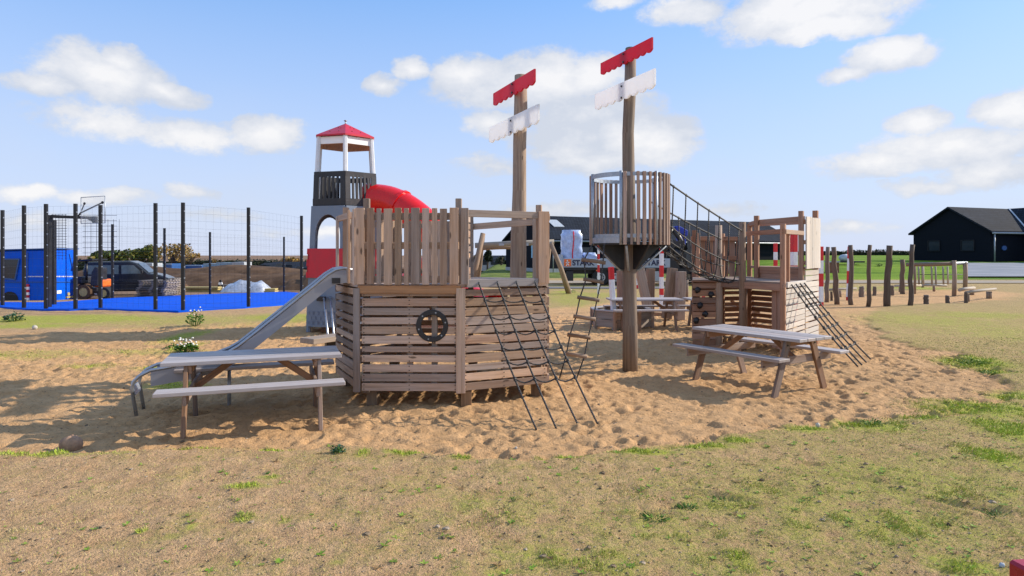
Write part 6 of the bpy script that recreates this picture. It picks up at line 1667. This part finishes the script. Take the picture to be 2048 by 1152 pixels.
def hedge(x0, x1, y0, y1, Y, label, mat, n, seed, Y1=None, name='hedge'):
    rs = random.Random(seed); b = MB(); Y1 = Y1 or Y; o0 = None
    for i in range(n):
        f = rs.random(); px = x0+(x1-x0)*f; YY = Y+(Y1-Y)*f; x = gx(px, YY); k = YY/F; zg = tz(x, YY)-.3
        zt = EYE-(y0-HZ)/F*YY; zt += (fbm(np.array([px*.1]), np.array([seed*1.0]), .35, 3)[0]-.5)*1.6*(y1-y0)*k*.5
        z = zg+(zt-zg)*rs.random()**.7
        p = Vector((x, YY+rs.uniform(-2, 2), z)); d = Vector((rs.gauss(0, 1), rs.gauss(0, 1), rs.gauss(0, 1))).normalized(); e = d.orthogonal().normalized(); g = d.cross(e); s = (y1-y0)*k*.16*rs.uniform(.6, 1.3)
        b.piece([p-e*s, p-g*s*.7, p+e*s, p+g*s*.7], [(0, 1, 2, 3)], e)
    # dense inner mass
    q = MB(); N = 40
    vs_ = []
    for i in range(N+1):
        px = x0+(x1-x0)*i/N; YY = Y+(Y1-Y)*i/N+.5; x = gx(px, YY); zt = EYE-(y0+(y1-y0)*(.28+.12*math.sin(i*1.7+seed))-HZ)/F*YY; zg = tz(x, YY)-1.5
        vs_ += [(x, YY-.8, zg), (x, YY-.5, zt), (x, YY+1.5, zt), (x, YY+2, zg)]
    fs = [(4*i+j, 4*i+4+j, 4*i+5+j, 4*i+1+j) for i in range(N) for j in range(3)]
    b.piece(vs_, fs, (1, 0, 0), rnd=.2)
    o = b.build(name, M[mat], None); tag(o, label, 'hedge', None, 'stuff')
hedge(1600, 2080, 501, 511, 200, 'dark hedge along the far edge of the green field', 'leaf_dark', 4200, 1, name='far_hedge')
hedge(120, 700, 519, 531, 130, 'low dark wooded strip on the left horizon', 'leaf_dark', 3600, 2, name='far_wood')
hedge(900, 1060, 513, 531, 120, 'dark wooded strip behind the swing frame', 'leaf_dark', 1500, 3, name='far_wood')
hedge(1440, 1640, 504, 518, 210, 'far wooded strip seen through the playhouse', 'leaf_dark', 1600, 4, name='far_wood')
hedge(-900, 120, 515, 531, 140, 'low dark wooded strip behind the blue site wagon', 'leaf_dark', 2200, 5, name='far_wood')
# brick box and dark shrub on the field
def field_bits():
    Y = 48; t = thing('brick_enclosure', foot(1664, Y), 'small brick coloured box on the green field behind the leftmost log posts', 'enclosure')
    p = pt(1664, 537, Y); z0 = tz(p.x, Y); b = MB(); b.box((p.x, Y, z0+.3), (.75, .6, .9)); b.build('body', M['brick'], t); b = MB(); b.box((p.x, Y, z0+.78), (.85, .7, .08)); b.build('lid', M['galv'], t)
    Y = 55; x = gx(1691, Y); t = thing('field_trailer', (x, Y, tz(x, Y)), 'small white covered trailer on the green field behind the striped post', 'trailer')
    b = MB(); b.blob((x, Y, tz(x, Y)+.55), (.55, .5, .34), 12, 8, .05, 2, .3); b.build('cover', M['cont_white'], t); b = MB(); b.box((x+.3, Y, tz(x, Y)+.25), (2.2, .9, .12)); b.build('bed', M['black_plastic'], t); b = MB(); b.disc((x+.3, Y-.45, tz(x, Y)+.18), .22, .1, 12, 'Y'); b.build('wheel', M['tyre'], t)
    weed(1758, 547, 14, 8, 'dark shrub on the green field between the slim and the broadest log posts', 60, 'leaf_dark', 30, name='shrub')
field_bits()
